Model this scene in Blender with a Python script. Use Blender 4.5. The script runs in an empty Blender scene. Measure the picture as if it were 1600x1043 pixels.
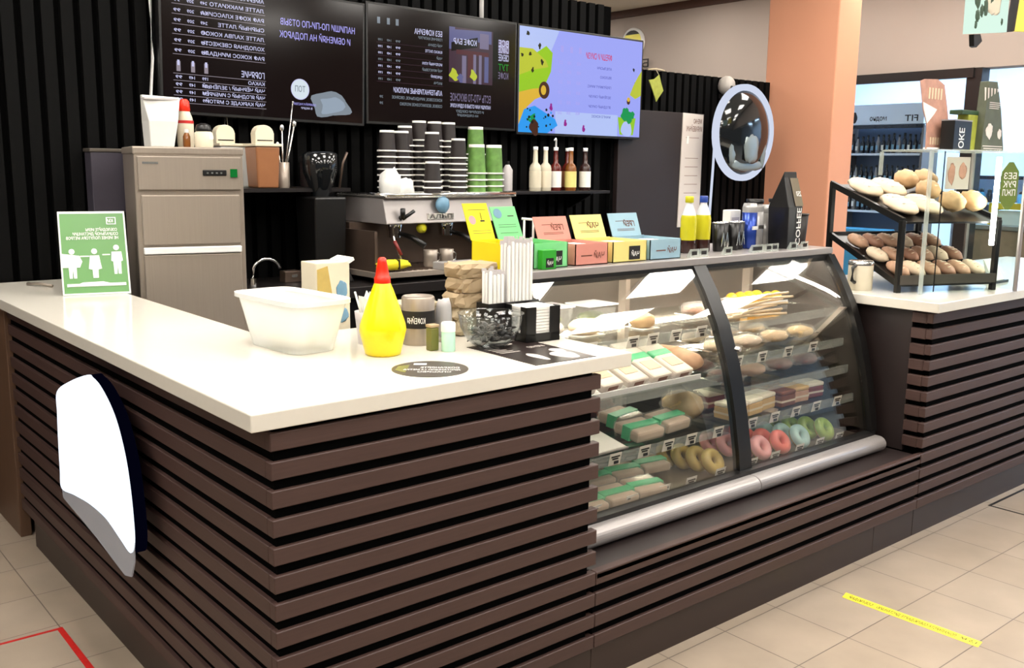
import bpy, math, random
from mathutils import Vector, Matrix, noise
random.seed(7)
PI = math.pi
scene = bpy.context.scene
COL = scene.collection
ORD = ['first', 'second', 'third', 'fourth', 'fifth', 'sixth', 'seventh', 'eighth', 'ninth', 'tenth', 'eleventh', 'twelfth', 'thirteenth', 'fourteenth', 'fifteenth', 'sixteenth']

# ------------------------------------------------------------------ materials
def lin(c):
    return tuple(((v/255)/12.92 if v/255 <= .04045 else ((v/255+.055)/1.055)**2.4) for v in c)

MATS = {}
def mat(name, rgb, rough=.5, metal=0., noise_amt=.0, scale=20., bump=0., spec=.5, coat=0., stretch=None, alpha=None, sub=0., trans=0.):
    m = bpy.data.materials.new(name); m.use_nodes = True
    nt = m.node_tree; b = nt.nodes['Principled BSDF']
    c = lin(rgb) + (1,)
    b.inputs['Base Color'].default_value = c
    b.inputs['Roughness'].default_value = rough
    b.inputs['Metallic'].default_value = metal
    b.inputs['Specular IOR Level'].default_value = spec
    b.inputs['Coat Weight'].default_value = coat
    if trans: b.inputs['Transmission Weight'].default_value = trans
    if sub: b.inputs['Subsurface Weight'].default_value = sub
    if noise_amt or bump:
        tc = nt.nodes.new('ShaderNodeTexCoord'); mp = nt.nodes.new('ShaderNodeMapping')
        nt.links.new(tc.outputs['Object'], mp.inputs['Vector'])
        if stretch: mp.inputs['Scale'].default_value = stretch
        nz = nt.nodes.new('ShaderNodeTexNoise'); nz.inputs['Scale'].default_value = scale; nz.inputs['Detail'].default_value = 4
        nt.links.new(mp.outputs['Vector'], nz.inputs['Vector'])
        if noise_amt:
            mx = nt.nodes.new('ShaderNodeMix'); mx.data_type = 'RGBA'
            mx.inputs['A'].default_value = tuple(min(1, v*(1-noise_amt)) for v in c[:3]) + (1,)
            mx.inputs['B'].default_value = tuple(min(1, v*(1+noise_amt)) for v in c[:3]) + (1,)
            nt.links.new(nz.outputs['Fac'], mx.inputs['Factor']); nt.links.new(mx.outputs['Result'], b.inputs['Base Color'])
        if bump:
            bp = nt.nodes.new('ShaderNodeBump'); bp.inputs['Strength'].default_value = bump; bp.inputs['Distance'].default_value = .004
            nt.links.new(nz.outputs['Fac'], bp.inputs['Height']); nt.links.new(bp.outputs['Normal'], b.inputs['Normal'])
    MATS[name] = m
    return m

def emit(name, rgb, strength=1.):
    m = bpy.data.materials.new(name); m.use_nodes = True
    nt = m.node_tree; nt.nodes.clear()
    o = nt.nodes.new('ShaderNodeOutputMaterial'); e = nt.nodes.new('ShaderNodeEmission')
    e.inputs['Color'].default_value = lin(rgb) + (1,); e.inputs['Strength'].default_value = strength
    nt.links.new(e.outputs[0], o.inputs[0])
    MATS[name] = m
    return m

def screen(name, rgb, strength=1., gloss=.35):
    """a lit screen layer: emission under a glossy sheet"""
    m = emit(name, rgb, strength); nt = m.node_tree
    o = [n for n in nt.nodes if n.type == 'OUTPUT_MATERIAL'][0]; e = [n for n in nt.nodes if n.type == 'EMISSION'][0]
    ad = nt.nodes.new('ShaderNodeAddShader'); g = nt.nodes.new('ShaderNodeBsdfGlossy')
    g.inputs['Color'].default_value = (.03, .03, .03, 1); g.inputs['Roughness'].default_value = .12
    nt.links.new(e.outputs[0], ad.inputs[0]); nt.links.new(g.outputs[0], ad.inputs[1]); nt.links.new(ad.outputs[0], o.inputs[0])
    return m

def glass(name, tint=(245, 250, 248), refl=1.0, rough=0.):
    """thin pane: clear with a Fresnel reflection"""
    m = bpy.data.materials.new(name); m.use_nodes = True
    nt = m.node_tree; nt.nodes.clear()
    o = nt.nodes.new('ShaderNodeOutputMaterial'); mx = nt.nodes.new('ShaderNodeMixShader')
    t = nt.nodes.new('ShaderNodeBsdfTransparent'); g = nt.nodes.new('ShaderNodeBsdfGlossy'); f = nt.nodes.new('ShaderNodeLayerWeight')
    t.inputs['Color'].default_value = lin(tint) + (1,); g.inputs['Roughness'].default_value = rough
    po = nt.nodes.new('ShaderNodeMath'); po.operation = 'POWER'; po.inputs[1].default_value = 5.
    ma = nt.nodes.new('ShaderNodeMath'); ma.operation = 'MULTIPLY_ADD'; ma.inputs[1].default_value = .93*refl; ma.inputs[2].default_value = .045*refl
    nt.links.new(f.outputs['Facing'], po.inputs[0]); nt.links.new(po.outputs[0], ma.inputs[0]); nt.links.new(ma.outputs[0], mx.inputs[0])
    nt.links.new(t.outputs[0], mx.inputs[1]); nt.links.new(g.outputs[0], mx.inputs[2]); nt.links.new(mx.outputs[0], o.inputs[0])
    MATS[name] = m
    return m

def milky(name, rgb, opacity=.5, rough=.25):
    """cloudy plastic: a diffuse body mixed with a clear part"""
    m = bpy.data.materials.new(name); m.use_nodes = True
    nt = m.node_tree; b = nt.nodes['Principled BSDF']; o = [n for n in nt.nodes if n.type == 'OUTPUT_MATERIAL'][0]
    b.inputs['Base Color'].default_value = lin(rgb) + (1,); b.inputs['Roughness'].default_value = rough
    t = nt.nodes.new('ShaderNodeBsdfTransparent'); mx = nt.nodes.new('ShaderNodeMixShader'); mx.inputs[0].default_value = opacity
    nt.links.new(t.outputs[0], mx.inputs[1]); nt.links.new(b.outputs[0], mx.inputs[2]); nt.links.new(mx.outputs[0], o.inputs[0])
    MATS[name] = m
    return m

def tile_floor():
    m = bpy.data.materials.new('floor_tile'); m.use_nodes = True
    nt = m.node_tree; b = nt.nodes['Principled BSDF']
    tc = nt.nodes.new('ShaderNodeTexCoord'); mp = nt.nodes.new('ShaderNodeMapping')
    mp.inputs['Location'].default_value = (.11, .03+.28*20, 0)
    br = nt.nodes.new('ShaderNodeTexBrick'); br.offset = 0.; br.inputs['Scale'].default_value = 1.
    br.inputs['Brick Width'].default_value = .28; br.inputs['Row Height'].default_value = .28
    br.inputs['Mortar Size'].default_value = .0022; br.inputs['Mortar Smooth'].default_value = .3
    br.inputs['Color1'].default_value = lin((183, 167, 149)) + (1,); br.inputs['Color2'].default_value = lin((177, 160, 141)) + (1,)
    br.inputs['Mortar'].default_value = lin((120, 108, 96)) + (1,)
    nz = nt.nodes.new('ShaderNodeTexNoise'); nz.inputs['Scale'].default_value = 5.; nz.inputs['Detail'].default_value = 5
    mx = nt.nodes.new('ShaderNodeMix'); mx.data_type = 'RGBA'; mx.blend_type = 'MULTIPLY'; mx.inputs['Factor'].default_value = .35
    nt.links.new(tc.outputs['Object'], mp.inputs['Vector']); nt.links.new(mp.outputs[0], br.inputs['Vector']); nt.links.new(tc.outputs['Object'], nz.inputs['Vector'])
    nt.links.new(br.outputs['Color'], mx.inputs['A']); nt.links.new(nz.outputs['Fac'], mx.inputs['B']); nt.links.new(mx.outputs['Result'], b.inputs['Base Color'])
    b.inputs['Roughness'].default_value = .28
    bp = nt.nodes.new('ShaderNodeBump'); bp.inputs['Strength'].default_value = .4; bp.inputs['Distance'].default_value = .002; bp.invert = True
    nt.links.new(br.outputs['Fac'], bp.inputs['Height']); nt.links.new(bp.outputs[0], b.inputs['Normal'])
    return m

M = MATS
tile = tile_floor()
mat('slat_brown', (70, 49, 44), .55, noise_amt=.22, scale=6, stretch=(1, 1, 30), bump=.05)
mat('panel_brown', (98, 72, 54), .5, noise_amt=.18, scale=5, stretch=(8, 8, 1))
mat('kick_brown', (48, 34, 29), .45, noise_amt=.15, scale=4)
mat('gap_black', (3, 3, 3), .9, spec=.05)
mat('white_stone', (224, 219, 207), .13, noise_amt=.02, scale=60)
mat('wall_black', (4, 4, 4), .75, noise_amt=.2, scale=12, spec=.12)
mat('wall_gap', (2, 2, 2), .9, spec=.05)
mat('board_brown', (38, 28, 27), .5, noise_amt=.1, scale=5)
mat('beige_wall', (164, 151, 142), .8, noise_amt=.04, scale=2)
mat('ceiling_white', (205, 200, 190), .9, noise_amt=.03, scale=3)
mat('brown_trim', (72, 44, 32), .6, noise_amt=.1)
mat('orange_paint', (216, 152, 120), .7, noise_amt=.06, scale=1.5)
mat('steel', (164, 152, 140), .34, metal=.4, noise_amt=.08, scale=3, stretch=(60, 60, 1))
mat('steel_bright', (225, 222, 216), .18, metal=.9)
mat('steel_dark', (100, 84, 74), .3, metal=.45, noise_amt=.25, scale=9)
mat('chrome', (230, 230, 230), .08, metal=1.)
mat('grey_metal', (166, 160, 158), .32, metal=.35, noise_amt=.04)
mat('dark_metal', (40, 36, 36), .35, metal=.4)
mat('black_plastic', (16, 15, 15), .35)
mat('black_matte', (12, 12, 12), .7)
mat('white_plastic', (240, 240, 238), .35)
mat('white_paper', (238, 236, 230), .7, noise_amt=.03, scale=30)
mat('grey_paper', (196, 190, 190), .7, noise_amt=.06, scale=40)
mat('cream', (222, 212, 188), .5, noise_amt=.05)
mat('kraft', (176, 154, 122), .8, noise_amt=.16, scale=25, bump=.3)
mat('kraft_pale', (196, 180, 150), .8, noise_amt=.1, scale=25)
mat('yellow_plastic', (248, 222, 10), .3, sub=.05)
mat('yellow_card', (238, 218, 20), .5, noise_amt=.03)
mat('red_plastic', (226, 44, 14), .3)
mat('green_card', (128, 214, 142), .5, noise_amt=.03)
mat('green_deep', (42, 158, 40), .5, noise_amt=.05)
mat('pink_card', (214, 142, 128), .5, noise_amt=.03)
mat('cream_card', (232, 218, 134), .5, noise_amt=.03)
mat('blue_card', (150, 184, 200), .5, noise_amt=.03)
mat('sign_green', (86, 140, 72), .35, noise_amt=.06, scale=8)
mat('pale_pink', (214, 204, 196), .5)
mat('text_white', (240, 240, 236), .6)
mat('text_black', (22, 18, 18), .6)
mat('text_brown', (110, 66, 50), .6)
mat('tape_yellow', (240, 226, 70), .4)
mat('tape_red', (196, 34, 30), .45, noise_amt=.25, scale=60)
mat('sticker_dark', (74, 68, 62), .4, noise_amt=.1, scale=20)
mat('moss', (112, 112, 52), .5)
mat('flyer_dark', (44, 34, 32), .3, noise_amt=.3, scale=25)
mat('violet_grey', (64, 60, 70), .4, noise_amt=.1)
mat('cup_black', (34, 26, 25), .55, noise_amt=.2, scale=60, stretch=(1, 1, .1))
mat('cup_green', (98, 140, 66), .5, noise_amt=.75, scale=22)
mat('bag_white', (226, 226, 222), .35, noise_amt=.05, scale=15)
mat('liquid_yellow', (196, 190, 40), .15)
mat('clear_plastic', (214, 216, 220), .12)
mat('cap_blue', (36, 66, 150), .35)
mat('can_blue', (44, 70, 156), .25, metal=.5)
mat('can_silver', (176, 174, 172), .3, metal=.3, noise_amt=.1, scale=8)
mat('cola', (52, 30, 26), .12)
mat('syrup_red', (92, 30, 24), .1)
mat('syrup_amber', (130, 78, 34), .1)
mat('syrup_cream', (206, 198, 176), .2)
mat('bag_side', (108, 98, 78), .35, noise_amt=.15, scale=10)
mat('amber_brown', (150, 100, 66), .3, noise_amt=.1)
mat('foil_grey', (132, 132, 136), .25, metal=.3)
mat('dough', (212, 164, 96), .6, noise_amt=.2, scale=30, bump=.2)
mat('bread', (206, 170, 126), .65, noise_amt=.32, scale=22, bump=.35)
mat('bread_pale', (232, 210, 180), .65, noise_amt=.22, scale=14, bump=.35)
mat('pastry', (196, 154, 124), .5, noise_amt=.35, scale=28, bump=.4)
mat('pastry_dark', (166, 122, 98), .5, noise_amt=.3, scale=28, bump=.4)
mat('icing_pink', (226, 158, 160), .3, noise_amt=.15, scale=50)
mat('icing_coral', (228, 112, 100), .3, noise_amt=.12, scale=50)
mat('icing_blue', (170, 206, 206), .3, noise_amt=.2, scale=60)
mat('icing_green', (150, 180, 84), .3, noise_amt=.2, scale=60)
mat('icing_yellow', (190, 166, 96), .3, noise_amt=.15, scale=40)
mat('cake_white', (246, 240, 224), .5, noise_amt=.05, scale=30)
mat('cake_brown', (116, 62, 40), .6, noise_amt=.3, scale=30, bump=.2)
mat('cake_tan', (206, 172, 116), .6, noise_amt=.2, scale=30)
mat('cake_red', (124, 34, 30), .5, noise_amt=.2, scale=30)
mat('orange_fruit', (244, 172, 30), .4, noise_amt=.25, scale=30)
mat('mint_band', (86, 190, 140), .4, noise_amt=.08)
mat('sandwich', (208, 182, 160), .6, noise_amt=.15, scale=20)
mat('salad', (130, 150, 80), .6, noise_amt=.35, scale=30)
mat('case_inner', (92, 85, 78), .35, metal=.3, noise_amt=.06, scale=4)
mat('case_wall', (58, 52, 47), .5, noise_amt=.1, scale=3)
mat('store_white', (222, 230, 240), .6, noise_amt=.02)
mat('store_back', (96, 112, 136), .5)
mat('store_blue', (70, 150, 190), .5, noise_amt=.06)
mat('store_yellow', (214, 186, 40), .5)
mat('store_brown', (128, 106, 90), .5, noise_amt=.1)
mat('store_grey', (120, 116, 116), .5)
mat('bottle_dark', (24, 28, 40), .2, noise_amt=.2)
mat('mint_sign', (190, 236, 214), .5, noise_amt=.06)
mat('leaf_dark', (46, 74, 48), .5)
mat('leaf_yellow', (152, 158, 60), .6, noise_amt=.4, scale=30)
mat('card_pink', (196, 148, 130), .55, noise_amt=.35, scale=24)
mat('card_olive', (82, 86, 68), .55, noise_amt=.3, scale=20)
mat('badge_green', (104, 124, 58), .5, noise_amt=.15)
mat('cloth_yellow', (226, 210, 30), .8, noise_amt=.1, bump=.2)
mat('ball_blue', (110, 150, 176), .3, noise_amt=.2, scale=30)
mat('globe_grey', (176, 168, 160), .5, noise_amt=.12, scale=30)
mat('logo_yellow', (240, 230, 90), .5)
mat('dome_black', (20, 22, 24), .09, coat=.4)
mat('dome_reflection', (140, 150, 152), .25, metal=.3)
glass('pane', (240, 248, 244), .9)
glass('case_glass', (250, 249, 246), 2.0)
glass('shelf_glass', (240, 242, 238), .7)
glass('clear_thin', (246, 248, 248), 1.)
glass('bowl_glass', (240, 242, 242), 1.1)
milky('milky_white', (240, 242, 238), .78)
milky('pale_sheet', (206, 212, 226), .5)
milky('milky_acrylic', (214, 222, 214), .35)
milky('clear_pack', (226, 228, 226), .22, .08)
milky('clear_rail', (214, 222, 220), .22, .1)
emit('panel_light', (255, 249, 240), 20.)
emit('store_light', (188, 216, 255), 30.)
emit('led_white', (255, 248, 236), 55.)
emit('sign_lit', (232, 242, 255), 1.5)
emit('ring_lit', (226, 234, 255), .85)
screen('screen_dark', (22, 13, 12), 1.)
screen('screen_white', (205, 205, 240), 1.)
screen('screen_head', (170, 165, 240), 1.)
screen('screen_line', (150, 140, 150), 1.)
screen('screen_green', (40, 140, 50), 1.)
screen('screen_lav', (158, 166, 246), 1.)
screen('screen_lav_pale', (180, 196, 246), 1.)
screen('screen_lime', (150, 200, 40), 1.)
screen('screen_olive', (186, 196, 60), 1.)
screen('screen_gold', (222, 180, 60), 1.)
screen('screen_blue', (52, 156, 240), 1.)
screen('screen_brown', (74, 44, 32), 1.)
screen('screen_black', (30, 34, 30), 1.)
screen('screen_purple', (150, 40, 140), 1.)
screen('screen_red', (206, 50, 90), 1.)
screen('screen_leaf', (30, 150, 80), 1.)
screen('screen_ink', (92, 96, 180), 1.)
screen('screen_mauve', (70, 50, 62), 1.)
screen('screen_sky', (96, 96, 140), 1.)
screen('screen_mid', (122, 112, 140), 1.)
screen('screen_plum', (88, 46, 52), 1.)
screen('screen_disc', (216, 228, 236), 1.)
screen('screen_grey', (130, 140, 150), 1.)
screen('screen_cloud', (150, 164, 180), 1.)

# ------------------------------------------------------------------ geometry
_text_cache = {}
def text_geo(s):
    if s in _text_cache: return _text_cache[s]
    cu = bpy.data.curves.new('lettering', 'FONT'); cu.body = s; cu.size = 1.; cu.resolution_u = 2; cu.offset = .014
    o = bpy.data.objects.new('lettering', cu); COL.objects.link(o)
    dg = bpy.context.evaluated_depsgraph_get()
    me = bpy.data.meshes.new_from_object(o.evaluated_get(dg))
    vs = [(v.co.x, v.co.y) for v in me.vertices]; fs = [tuple(p.vertices) for p in me.polygons]
    bpy.data.objects.remove(o); bpy.data.curves.remove(cu); bpy.data.meshes.remove(me)
    w = max([v[0] for v in vs], default=0)
    _text_cache[s] = (vs, fs, w)
    return _text_cache[s]

class MB:
    def __init__(self): self.v = []; self.f = []; self.mi = []; self.sm = []; self.X = None
    def add(self, vs, fs, m=0, sm=False):
        n = len(self.v)
        if self.X is not None: vs = [tuple(self.X @ Vector(p)) for p in vs]
        self.v += [tuple(p) for p in vs]
        for f in fs: self.f.append(tuple(i+n for i in f)); self.mi.append(m); self.sm.append(sm)
        return self
    def box(self, x0, x1, y0, y1, z0, z1, m=0):
        vs = [(x, y, z) for z in (z0, z1) for y in (y0, y1) for x in (x0, x1)]
        return self.add(vs, [(0, 2, 3, 1), (4, 5, 7, 6), (0, 1, 5, 4), (2, 6, 7, 3), (0, 4, 6, 2), (1, 3, 7, 5)], m)
    def taper(self, cx, cy, z0, z1, w0, d0, w1, d1, m=0, open_top=False):
        vs = [(cx+sx*w/2, cy+sy*d/2, z) for z, w, d in ((z0, w0, d0), (z1, w1, d1)) for sx, sy in ((-1, -1), (1, -1), (1, 1), (-1, 1))]
        fs = [(3, 2, 1, 0)] + [(i, (i+1) % 4, 4+(i+1) % 4, 4+i) for i in range(4)]
        if not open_top: fs.append((4, 5, 6, 7))
        return self.add(vs, fs, m)
    def quad(self, *p, m=0): return self.add(p, [tuple(range(len(p)))], m)
    def lathe(self, prof, c=(0, 0, 0), n=20, m=0, sm=True, axis='z', caps=True):
        vs = []; fs = []
        for r, h in prof:
            for k in range(n):
                a = 2*PI*k/n; p, q = r*math.cos(a), r*math.sin(a)
                vs.append({'z': (c[0]+p, c[1]+q, c[2]+h), 'x': (c[0]+h, c[1]+p, c[2]+q), 'y': (c[0]+p, c[1]+h, c[2]-q)}[axis])
        for i in range(len(prof)-1):
            for k in range(n):
                k2 = (k+1) % n; fs.append((i*n+k, i*n+k2, (i+1)*n+k2, (i+1)*n+k))
        self.add(vs, fs, m, sm)
        if caps:
            if prof[0][0] > 1e-5: self.add(vs[:n], [tuple(range(n))[::-1]], m)
            if prof[-1][0] > 1e-5: self.add(vs[-n:], [tuple(range(n))], m)
        return self
    def tube(self, pts, r, n=8, m=0, r2=None):
        pts = [Vector(p) for p in pts]; vs = []; fs = []; up = Vector((0, 0, 1))
        for i, p in enumerate(pts):
            d = (pts[min(i+1, len(pts)-1)]-pts[max(i-1, 0)]).normalized()
            a = d.cross(up)
            if a.length < .01: a = d.cross(Vector((1, 0, 0)))
            a.normalize(); b = d.cross(a)
            rr = r if r2 is None else r+(r2-r)*i/(len(pts)-1)
            for k in range(n): vs.append(p+a*rr*math.cos(2*PI*k/n)+b*rr*math.sin(2*PI*k/n))
        for i in range(len(pts)-1):
            for k in range(n): fs.append((i*n+k, i*n+(k+1) % n, (i+1)*n+(k+1) % n, (i+1)*n+k))
        fs += [tuple(range(n))[::-1], tuple(range(len(vs)-n, len(vs)))]
        return self.add(vs, fs, m, True)
    def prism(self, poly, a, b, axis='y', m=0):
        """polygon of (u, v) extruded along an axis: x->(y,z) y->(x,z) z->(x,y)"""
        n = len(poly)
        def P(u, v, h): return {'x': (h, u, v), 'y': (u, h, v), 'z': (u, v, h)}[axis]
        vs = [P(u, v, a) for u, v in poly]+[P(u, v, b) for u, v in poly]
        fs = [tuple(range(n))[::-1], tuple(range(n, 2*n))]+[(i, (i+1) % n, n+(i+1) % n, n+i) for i in range(n)]
        return self.add(vs, fs, m)
    def sheet(self, prof, x0, x1, t, m=0, sm=True):
        """a bent plate: (y,z) profile swept along x with thickness t"""
        n = len(prof); vs = []
        for x in (x0, x1):
            for i, (y, z) in enumerate(prof):
                y0, z0 = prof[max(i-1, 0)]; y1, z1 = prof[min(i+1, n-1)]
                l = math.hypot(y1-y0, z1-z0); ny, nz = (z1-z0)/l, -(y1-y0)/l
                vs += [(x, y, z), (x, y+ny*t, z+nz*t)]
        inner = vs[0::2]; outer = vs[1::2]; grid = lambda o: [(i, i+1, i+1+n, i+n)[::o] for i in range(n-1)]
        self.add(inner, grid(1), m, sm); self.add(outer, grid(-1), m, sm)
        fs = []
        for i in range(n-1):
            a, b = 2*i, 2*i+2
            fs += [(a, a+1, b+1, b), (a+2*n, b+2*n, b+1+2*n, a+1+2*n)]
        fs += [(0, 2*n, 2*n+1, 1), (2*n-2, 2*n-1, 4*n-1, 4*n-2)]
        return self.add(vs, fs, m, False)
    def blob(self, c, r, m=0, nu=16, nv=10, amp=0., freq=6., seed=0., flat=None):
        vs = []; fs = []
        for j in range(nv+1):
            th = PI*j/nv
            for i in range(nu):
                ph = 2*PI*i/nu
                d = Vector((math.sin(th)*math.cos(ph), math.sin(th)*math.sin(ph), -math.cos(th)))
                k = 1+amp*noise.noise(d*freq*.35+Vector((seed, seed*.7, 0))) if amp else 1
                z = d.z*k*r[2]
                if flat is not None: z = max(z, flat*r[2])
                vs.append((c[0]+d.x*k*r[0], c[1]+d.y*k*r[1], c[2]+z))
        for j in range(nv):
            for i in range(nu): fs.append((j*nu+i, j*nu+(i+1) % nu, (j+1)*nu+(i+1) % nu, (j+1)*nu+i))
        return self.add(vs, fs, m, True)
    def torus(self, R, r, c=(0, 0, 0), n=22, k=10, m=0, a0=0., a1=2*PI, sq=1.):
        vs = []; fs = []; full = abs(a1-a0-2*PI) < 1e-4; kk = k if full else k+1
        for i in range(n):
            t = 2*PI*i/n
            for j in range(kk):
                a = a0+(a1-a0)*j/k; rr = R+r*math.cos(a)
                vs.append((c[0]+rr*math.cos(t), c[1]+rr*math.sin(t), c[2]+r*sq*math.sin(a)))
        for i in range(n):
            for j in range(k):
                j2 = (j+1) % kk; fs.append((i*kk+j, ((i+1) % n)*kk+j, ((i+1) % n)*kk+j2, i*kk+j2))
        return self.add(vs, fs, m, True)
    def text(self, s, O, R, U, h, m=0, width=None, align='l'):
        """lettering on a plane: O baseline origin, R reading direction, U up; width squeezes it"""
        vs, fs, w = text_geo(s); R = Vector(R); U = Vector(U); O = Vector(O)
        sx = h*1.38 if width is None else width/max(w, 1e-4)
        off = {'l': 0, 'c': -w*sx/2, 'r': -w*sx}[align]
        return self.add([O+R*(x*sx+off)+U*(y*h*1.38) for x, y in vs], fs, m)
    def build(self, name, mats, parent=None, world=True, loc=None, bevel=0., seg=2, smooth=None):
        vs = self.v
        if parent is not None and world:
            inv = ROOT[parent.name].inverted(); vs = [tuple(inv @ Vector(p)) for p in vs]
        elif loc is not None:
            vs = [(p[0]-loc[0], p[1]-loc[1], p[2]-loc[2]) for p in vs]
        me = bpy.data.meshes.new(name); me.from_pydata(vs, [], self.f)
        for mm in (mats if isinstance(mats, (list, tuple)) else [mats]): me.materials.append(M[mm] if isinstance(mm, str) else mm)
        me.polygons.foreach_set('material_index', self.mi)
        me.polygons.foreach_set('use_smooth', self.sm if smooth is None else [smooth]*len(self.f))
        me.update()
        o = bpy.data.objects.new(name, me); COL.objects.link(o)
        if bevel:
            b = o.modifiers.new('edge', 'BEVEL'); b.width = bevel; b.segments = seg; b.limit_method = 'ANGLE'; b.angle_limit = math.radians(40)
        if parent is not None: o.parent = parent; ROOT[o.name] = ROOT[parent.name]
        else:
            if loc is not None: o.location = loc
            ROOT[o.name] = Matrix.Translation(loc or (0, 0, 0))
        return o

ROOT = {}
def thing(name, label, cat, loc=(0, 0, 0), rz=0., group=None, rot=None):
    o = bpy.data.objects.new(name, None); COL.objects.link(o); o.empty_display_size = .05
    o.location = loc; o.rotation_euler = rot or (0, 0, rz)
    o['label'] = label; o['category'] = cat
    if group: o['group'] = group
    ROOT[o.name] = Matrix.Translation(loc) @ o.rotation_euler.to_matrix().to_4x4()
    return o
def tag(o, label, cat, group=None, kind=None):
    o['label'] = label; o['category'] = cat
    if group: o['group'] = group
    if kind: o['kind'] = kind
    return o
def struct(name, mb, mats, bevel=0.):
    o = mb.build(name, mats, bevel=bevel); o['kind'] = 'structure'; return o
def dup(root, loc, rot=(0, 0, 0), label=None, group=None, scale=None):
    r = root.copy(); COL.objects.link(r); r.location = loc; r.rotation_euler = rot
    if scale: r.scale = scale
    if label: r['label'] = label
    if group: r['group'] = group
    for ch in list(root.children):
        c = ch.copy(); COL.objects.link(c); c.parent = r
        for g in list(ch.children):
            d = g.copy(); COL.objects.link(d); d.parent = c
    return r
def retint(root, part, m):
    """own material for one part of a copy"""
    for ch in root.children:
        if ch.name.split('.')[0] == part:
            ch.data = ch.data.copy(); ch.data.materials[0] = M[m]
# ------------------------------------------------------------------ camera
pitch, roll, yaw = .172974, .0120017, .8717205
F = Vector((math.cos(yaw), math.sin(yaw), 0)); Rt = Vector((math.sin(yaw), -math.cos(yaw), 0)); Up = Vector((0, 0, 1))
F2 = F*math.cos(pitch)-Up*math.sin(pitch); U2 = Up*math.cos(pitch)+F*math.sin(pitch)
R2 = Rt*math.cos(roll)+U2*math.sin(roll); U3 = U2*math.cos(roll)-Rt*math.sin(roll)
cam = bpy.data.cameras.new('camera'); co = bpy.data.objects.new('camera', cam); COL.objects.link(co)
mx = Matrix((R2, U3, -F2)).transposed().to_4x4(); mx.translation = (-.88, -1.838, 1.5)
co.matrix_world = mx; cam.sensor_width = 36; cam.lens = 36*1509.8/1600; cam.clip_start = .05
scene.camera = co
scene.view_settings.view_transform = 'Standard'; scene.view_settings.look = 'None'
scene.view_settings.exposure = 0.; scene.view_settings.gamma = 1.
w = bpy.data.worlds.new('world'); scene.world = w; w.use_nodes = True
w.node_tree.nodes['Background'].inputs[0].default_value = (.9, .95, 1, 1); w.node_tree.nodes['Background'].inputs[1].default_value = .10

# ------------------------------------------------------------------ shell
CZ = 3.15
struct('floor', MB().box(-7, 13, -9, 11, -.05, 0), tile)
struct('ceiling', MB().box(-7, 13, -9, 11, CZ, CZ+.05), 'ceiling_white')
def slat_wall(mb, x0, x1, y, z0, z1, pitch=.078, wd=.05):
    mb.box(x0, x1, y+.03, y+.08, z0, z1, 1)
    n = int((x1-x0)/pitch)
    for k in range(n):
        a = x0+k*pitch
        mb.box(a, a+wd, y, y+.03, z0, z1, 0)
    return mb
struct('wall_back', slat_wall(MB(), -3.2, 3.73, 2.67, 0, 2.5), ['wall_black', 'wall_gap'])
struct('wall_partition', slat_wall(MB(), 3.735, 5.46, 2.67, 0, 2.135), ['wall_black', 'wall_gap'])
wr = MB().box(7, 7.2, 3.25, 11, 0, CZ).box(7, 7.2, -9, 3.25, 2.3, CZ)
struct('wall_right', wr, 'beige_wall')
struct('trim_right', MB().box(6.97, 7, -9, 11, CZ-.075, CZ), 'brown_trim')
struct('trim_lintel', MB().box(6.95, 7.0, 1.86, 3.25, 2.225, 2.3).box(6.97, 7.1, 1.80, 1.92, 0, 2.3), 'dark_metal')
wn = MB().quad((7.1, -9, 0), (7.1, 3.25, 0), (7.1, 3.25, 2.3), (7.1, -9, 2.3))
struct('window_1', wn, 'pane')
struct('wall_store', MB().box(12.5, 12.6, -9, 11, 0, CZ).box(7.2, 12.5, 6.5, 6.6, 0, CZ), 'store_white')
struct('wall_pillar', MB().box(5.50, 5.79, 2.17, 2.77, 0, CZ), 'orange_paint', bevel=.01)
struct('wall_far', MB().box(-7, 7, 10.9, 11, 0, CZ), 'beige_wall')

# ceiling lights (60 x 60 panels of the hall), reflected in the counter and the glass
lp = None
spots = [(x, y) for y in (-1.95, -.95, .55, 1.75) for x in (-1.45, .05, 1.55, 3.05, 4.55, 6.05)] + [(-2.95, -.95), (-2.95, 1.75), (1.55, -3.95), (4.55, -3.95), (-1.45, -3.95)] + [(6.05, 2.9), (4.55, 4.4), (6.05, 4.4), (6.05, 6.4), (3.05, 5.4), (4.55, 6.4)]  # the panel beside the pillar is added to brighten the beige right wall
for i, (x, y) in enumerate(spots):
    if lp is None:
        lp = thing('ceiling_light', 'square white ceiling light panel set in the hall ceiling', 'light', (x, y, CZ), group='ceiling light panels of the hall')
        MB().box(-.33, .33, -.33, .33, -.012, 0).build('frame', 'white_plastic', lp, world=False)
        MB().box(-.29, .29, -.29, .29, -.018, -.012).build('diffuser', 'panel_light', lp, world=False)
    else: dup(lp, (x, y, CZ))
sl = None
for x in (8.2, 9.8, 11.4):
    for y in (-3.5, -1.2, 1.1, 3.4, 5.2):
        if sl is None:
            sl = thing('store_light', 'cool white ceiling panel inside the bright shop behind', 'light', (x, y, CZ), group='ceiling panels of the shop behind')
            MB().box(-.33, .33, -.63, .63, -.012, 0).build('frame', 'white_plastic', sl, world=False)
            MB().box(-.29, .29, -.59, .59, -.018, -.012).build('diffuser', 'store_light', sl, world=False)
        else: dup(sl, (x, y, CZ))

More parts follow.
